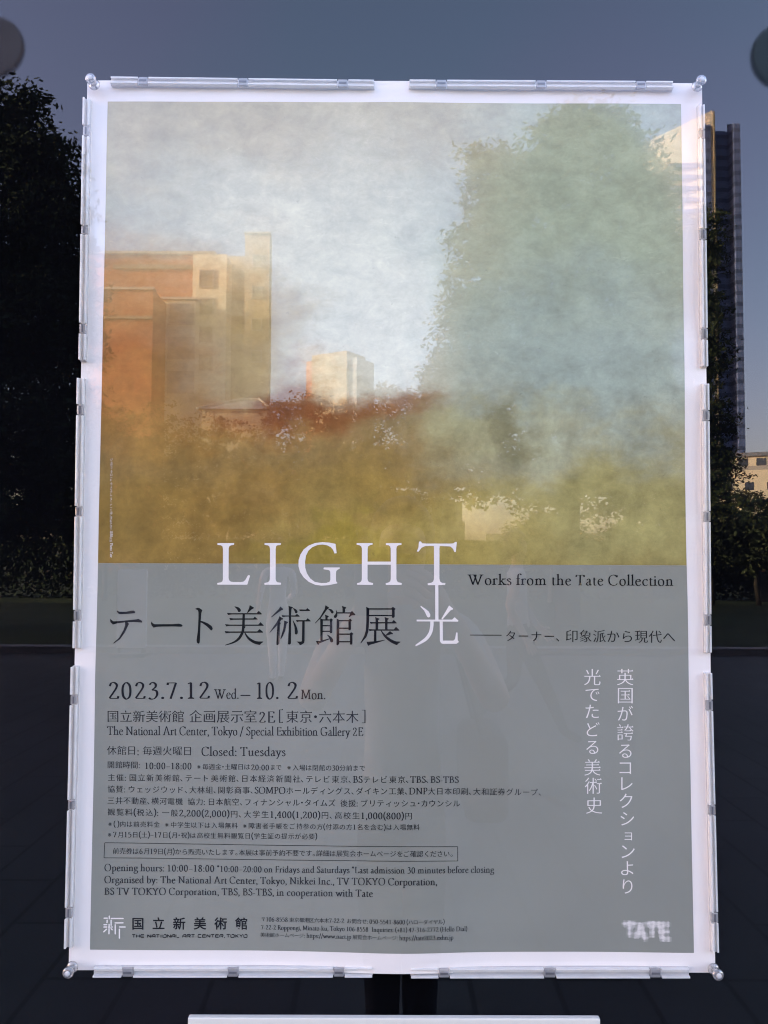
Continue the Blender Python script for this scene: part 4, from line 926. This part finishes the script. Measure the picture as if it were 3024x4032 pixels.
setline(k,'〒106-8558 東京都港区六本木7-22-2\u3000お問合せ: 050-5541-8600 (ハローダイヤル)',1028,3625,1750,3630,20,17.5); setline(k,'7-22-2 Roppongi, Minato-ku, Tokyo 106-8558\u3000Inquiries: (+81) 47-316-2772 (Hello Dial)',1028,3657,1839,3660,20,17.5); setline(k,'美術館ホームページ: https://www.nact.jp 展覧会ホームページ: https://tate2023.exhn.jp',1025,3686,1784,3692,20,17.5)
k.build('address_lettering', INKS, 'three tiny black lines of address and web pages')
k = Ink()
for ch, x, y in (('英',2459.5,2664.7),('国',2460,2738),('が',2460,2807),('誇',2460,2882),('る',2460,2956),('コ',2460,3023),('レ',2466,3084),('ク',2463,3151),('シ',2468,3222),('ョ',2472,3286),('ン',2471,3351),('よ',2468,3416),('り',2469,3488)):
    em = 70 if ord(ch) > 0x3100 else 66
    pts = glyph(ch)[0]; cy = (min(p[1] for p in pts)+max(p[1] for p in pts))/2; kchar(k, ch, x, y+cy*em, em*(.78 if ch == 'ョ' else 1), a=.013, b=.004)
for ch, x, y in (('光',2330,2664.7),('で',2331,2735),('た',2330,2800),('ど',2334,2870),('る',2330,2941),('美',2330,3019),('術',2333,3091),('史',2337,3169)):
    em = 70 if ord(ch) > 0x3100 else 64
    pts = glyph(ch)[0]; cy = (min(p[1] for p in pts)+max(p[1] for p in pts))/2; kchar(k, ch, x, y+cy*em, em, a=.013, b=.004)
k.build('vertical_lettering', WHITE, 'two upright columns of white Japanese lettering')
k = Ink()                                                                     # credit line beside the picture's edge
y = 1806
for ch in 'ジョゼフ・マロード・ウィリアム・ターナー《湖に沈む夕日》1840年頃 Photo: Tate':
    if ch in G:
        kk = 11/98; sub_ = G[ch][0]*kk             # letters of the credit run downwards, turned on their side
        class _C:
            def poly(s, pts): k.poly([(436-b_, y+a_) for a_,b_ in pts])
            def tri(s, pts, tr): k.tri([(436-b_, y+a_) for a_,b_ in pts], tr)
        pen(_C(), ch, 0, 0, kk); y += sub_
    elif ch == ' ': y += 5
    else: kchar(k, ch, 441-(y-1806)*.006, y+10, 11, uroko=False); y += 6 if ch == '・' else 10.6
k.build('credit_lettering', WHITE, 'tiny white credit line running down the picture edge', pic)
# emblem of the art centre and its name
T = at(400,3580,600/1659); k = Ink()
for x0,y0,x1,y1 in ((32,93,66,92),(88,70,88,98),(110,95,238,95),(65,114,63,140),(108,114,108,170),(152,143,238,142),(30,164,60,163),(86,160,86,180),(30,188,60,188),(78,190,96,190),(112,188,120,188),(28,240,58,212),(85,206,84,262),(108,206,120,218),(153,164,153,262),(200,188,260,188),(198,212,198,308)):
    q = T([(x0,y0,14),(x1,y1,14)]); k.brush(q, 2)
k.build('museum_emblem', WHITE, 'white emblem of short loose strokes')
k = Ink()
for i, ch in enumerate('国立新美術館'): kchar(k, ch, 400+(399+i*224.8)*.36166, 3580+219*.36166, 50, a=-.016, b=-.018, uroko=False)
def blocky(s, x0, x1, yb, h):
    """wide squared capitals with small gaps"""
    W5 = {'T':'0 1 1 1|.5 .8 .5 0','H':'0 1 0 0|1 1 1 0|.15 .5 1 .5','E':'1 1 0 1|0 .85 0 0|0 0 1 0|.2 .5 1 .5','N':'0 .8 0 0|0 1 1 0|1 1 1 .2','A':'0 0 0 .6|0 .6 .4 1|.4 1 1 1|1 1 1 0|.2 .42 1 .42','I':'.5 1 .5 0','O':'0 1 0 0|0 0 1 0|1 0 1 1|1 1 .3 1','L':'0 1 0 0|.25 0 1 0','R':'0 .85 0 0|0 1 1 1|1 1 1 .5|1 .5 .2 .5|.5 .45 1 0','C':'1 1 0 1|0 .8 0 0|0 0 1 0','K':'0 1 0 0|1 1 .3 .55|.3 .5 1 0','Y':'0 1 .5 .5|1 1 .6 .6|.5 .45 .5 0',',':'.5 .1 .4 -.2',' ':''}
    adv = (x1-x0)/sum(.55 if c in ' ,I' else 1 for c in s); x = x0
    for c in s:
        for op in W5[c].split('|'):
            if op:
                a = [float(v) for v in op.split()]; w_ = adv*(.2 if c in 'I,' else .74)
                k.line(x+a[0]*w_, yb-a[1]*h, x+a[2]*w_+.01, yb-a[3]*h, 3.0)
        x += adv*(.55 if c in ' ,I' else 1)
blocky('THE NATIONAL ART CENTER,TOKYO', 522, 978, 3689, 11.5)
k.build('museum_lettering', INK, 'bold black museum name over wide spaced capitals')
# dotted soft-edged word at lower right
k = Ink()
def soft(x, y):
    v = 0
    segs = []
    for cx, L_ in ((2478,'T'),(2520,'A'),(2566,'T'),(2612,'E')):
        X = lambda u: cx+(u-.5)*40
        Y = lambda q: 3631+q*66
        if L_ == 'T': segs += [(X(0),Y(.06),X(1),Y(.06)),(X(.5),Y(0),X(.5),Y(.72))]
        if L_ == 'A': segs += [(X(.5),Y(.15),X(.1),Y(.8)),(X(.5),Y(.15),X(.95),Y(.92)),(X(.3),Y(.62),X(.75),Y(.7))]
        if L_ == 'E': segs += [(X(.15),Y(.1),X(.3),Y(.85)),(X(.1),Y(.08),X(.85),Y(.08)),(X(.2),Y(.48),X(.8),Y(.5)),(X(.4),Y(.95),X(.95),Y(.95))]
    for a,b,c,d in segs:
        dx, dy = c-a, d-b; t = max(0,min(1,((x-a)*dx+(y-b)*dy)/(dx*dx+dy*dy))); r2 = (x-a-t*dx)**2+(y-b-t*dy)**2
        v += math.exp(-r2/(9.6**2))
    return min(1, v*.86)
for j in range(17):
    for i in range(42):
        x, y = 2438+i*4.9, 3624+j*4.9; v = soft(x,y)
        if v > .12:
            r = 2.75*math.sqrt(v); k.poly([(x+r*math.cos(R(a)), y+r*math.sin(R(a))) for a in range(0,360,60)])
k.build('dotted_lettering', WHITE, 'white soft edged word made of tiny dots')

# ================================================================== rails and pins that hold the sheet
def rail(p0, p1, wpx, catches, label):
    """a clear strip from p0 to p1 (photograph positions of its two middle ends), wpx wide; catches: positions along it 0..1"""
    a = Vector((*sheet_pt(*p0, -.004),)); b_ = Vector((*sheet_pt(*p1, -.004),))
    L_ = (b_-a).length; ang = math.atan2(b_.y-a.y, b_.x-a.x); wd = wpx*(.98/F_PX)
    t = bpy.data.objects.new('clip_rail', None); COL.objects.link(t); t.empty_display_size = .02
    t.location = (a.x, 0, PZ+a.y); t.rotation_euler = (0,-ang,0)
    tag(t, label, 'clip rail', 'clear clip rails round the poster')
    h = wd/2
    bevel(MB().box(0,L_,-.0042,.0015,-h,h).build('strip', RAIL, t), .0006)
    gaps = [0] + [q for c in catches for q in (c[0]*L_, c[1]*L_)] + [L_]
    for s, dp, th in ((-1,.0105,.0022),(1,.0085,.0020),(.28,.0060,.0008)):
        rb = MB()
        for i in range(0,len(gaps),2):
            z = s*h
            lo, hi = (z, z+th) if s < 0 else (z-th, z)
            rb.box(gaps[i]+.0008, gaps[i+1]-.0008, -dp, -.0044, lo, hi)
        bevel(rb.build('ridge', RIDGE, t), .0005)
    for c in catches:
        x0, x1 = c[0]*L_, c[1]*L_
        ca = bevel(MB().box(x0,x1,-.0085,-.0044,-h*.98,h*.98).build('catch', CATCH, t), .0008)
        MB().box(x0+.0012,x1-.0012,-.0092,-.0087,-h*.24,h*.24).build('slot', SLOT, ca)
    return t
def fr(lo, hi, *c): return [((a-lo)/(hi-lo), (b_-lo)/(hi-lo)) for a, b_ in c]
rail((437,323),(1475,336),31, fr(437,1475,(549,585),(940,977),(1331,1369)), 'clear clip rail on the top edge of the poster, the left of two')
rail((1609.5,335),(2648.5,341),31, fr(1609,2648,(1717,1756),(2109,2146),(2501,2537)), 'clear clip rail on the top edge of the poster, the right of two')
rail((345,390),(328,1423),25, fr(390,1423,(505,542),(898,930),(1280,1317)), 'clear clip rail on the left edge of the poster, uppermost of three')
rail((322.5,1489),(305.5,2553),26, fr(1489,2553,(1599,1637),(2000,2036),(2405,2444)), 'clear clip rail on the left edge of the poster, middle of three')
rail((298.5,2621),(272,3730),26, fr(2621,3730,(2737,2773),(3151,3188),(3571,3610)), 'clear clip rail on the left edge of the poster, lowest of three')
rail((2758,415),(2771,1448),25, fr(415,1448,(519,551),(911,952),(1299,1340)), 'clear clip rail on the right edge of the poster, uppermost of three')
rail((2774.5,1510),(2784.5,2571),26, fr(1510,2571,(1621,1660),(2020,2058),(2423,2462)), 'clear clip rail on the right edge of the poster, middle of three')
rail((2785.5,2646),(2812.5,3748),27, fr(2646,3748,(2757,2796),(3171,3209),(3591,3628)), 'clear clip rail on the right edge of the poster, lowest of three')
rail((369,3822),(1469,3822),33, fr(369,1469,(486,527),(900,939),(1315,1355)), 'clear clip rail on the bottom edge of the poster, the left of two')
rail((1615,3825),(2713,3825),33, fr(1615,2713,(1728,1767),(2141,2184),(2556,2597)), 'clear clip rail on the bottom edge of the poster, the right of two')

def pin(px, py, label):
    x, z = sheet_pt(px, py, -.002)
    t = empty('push_pin', (x,0,PZ+z), 0, label, 'push pin', 'clear push pins at the poster corners')
    O = Vector((0,-.0065,0))
    MB().lathe([(.0005,-.001),(.0062,0),(.0066,.0012),(.0056,.0024),(.0040,.0034)], 28, O).build('base', PIN, t, True)
    MB().lathe([(.0036,.0034),(.0032,.0075),(.0036,.0112)], 24, O).build('waist', PIN, t, True)
    MB().lathe([(.0040,.0112),(.0058,.0122),(.0064,.0136),(.0062,.0152),(.0050,.0163),(.0008,.0167)], 28, O).build('head', PINHEAD, t, True)
    MB().lathe([(.0030,.0168),(.0026,.0172),(.0004,.0173)], 20, O).build('head_glint', PINGLINT, t, True)  # white disc added on the head for its sky glint
    MB().lathe([(.0006,-.011),(.0006,.003)], 8, Vector((0,-.0066,0))).build('needle', FRAME, t)
    return t
pin(378,344,'clear push pin at the top left corner of the poster')
pin(2738,350,'clear push pin at the top right corner of the poster')
pin(292,3798,'clear push pin at the bottom left corner of the poster')
pin(2802,3806,'clear push pin at the bottom right corner of the poster')

# the notice below, of which only the upper edge is in the picture
nx0, nz0 = sheet_pt(741,4004,-.01); nx1, _ = sheet_pt(2362,4009,-.01)
CREAMC = material('cream_card', (.72,.70,.62), .6, .3, var=.02, scale=8)
nb = empty('notice_board', ((nx0+nx1)/2,0,PZ+nz0), R(0), 'cream notice card fixed to the black board below the poster', 'notice')
hw = (nx1-nx0)/2
bevel(MB().box(-hw,hw,-.012,-.004,-.34,0).build('card', CREAMC, nb), .0012)
for s in (-1,1): MB().lathe([(.004,0),(.004,.002),(.002,.003)],16,Vector((s*(hw-.02),-.0121,-.32))).build('screw', FRAME, nb)
for s in (-1,1): MB().box(s*(hw-.05)-.02,s*(hw-.05)+.02,-.0038,.0044,-.3,-.05).build('mount', FRAME, nb)
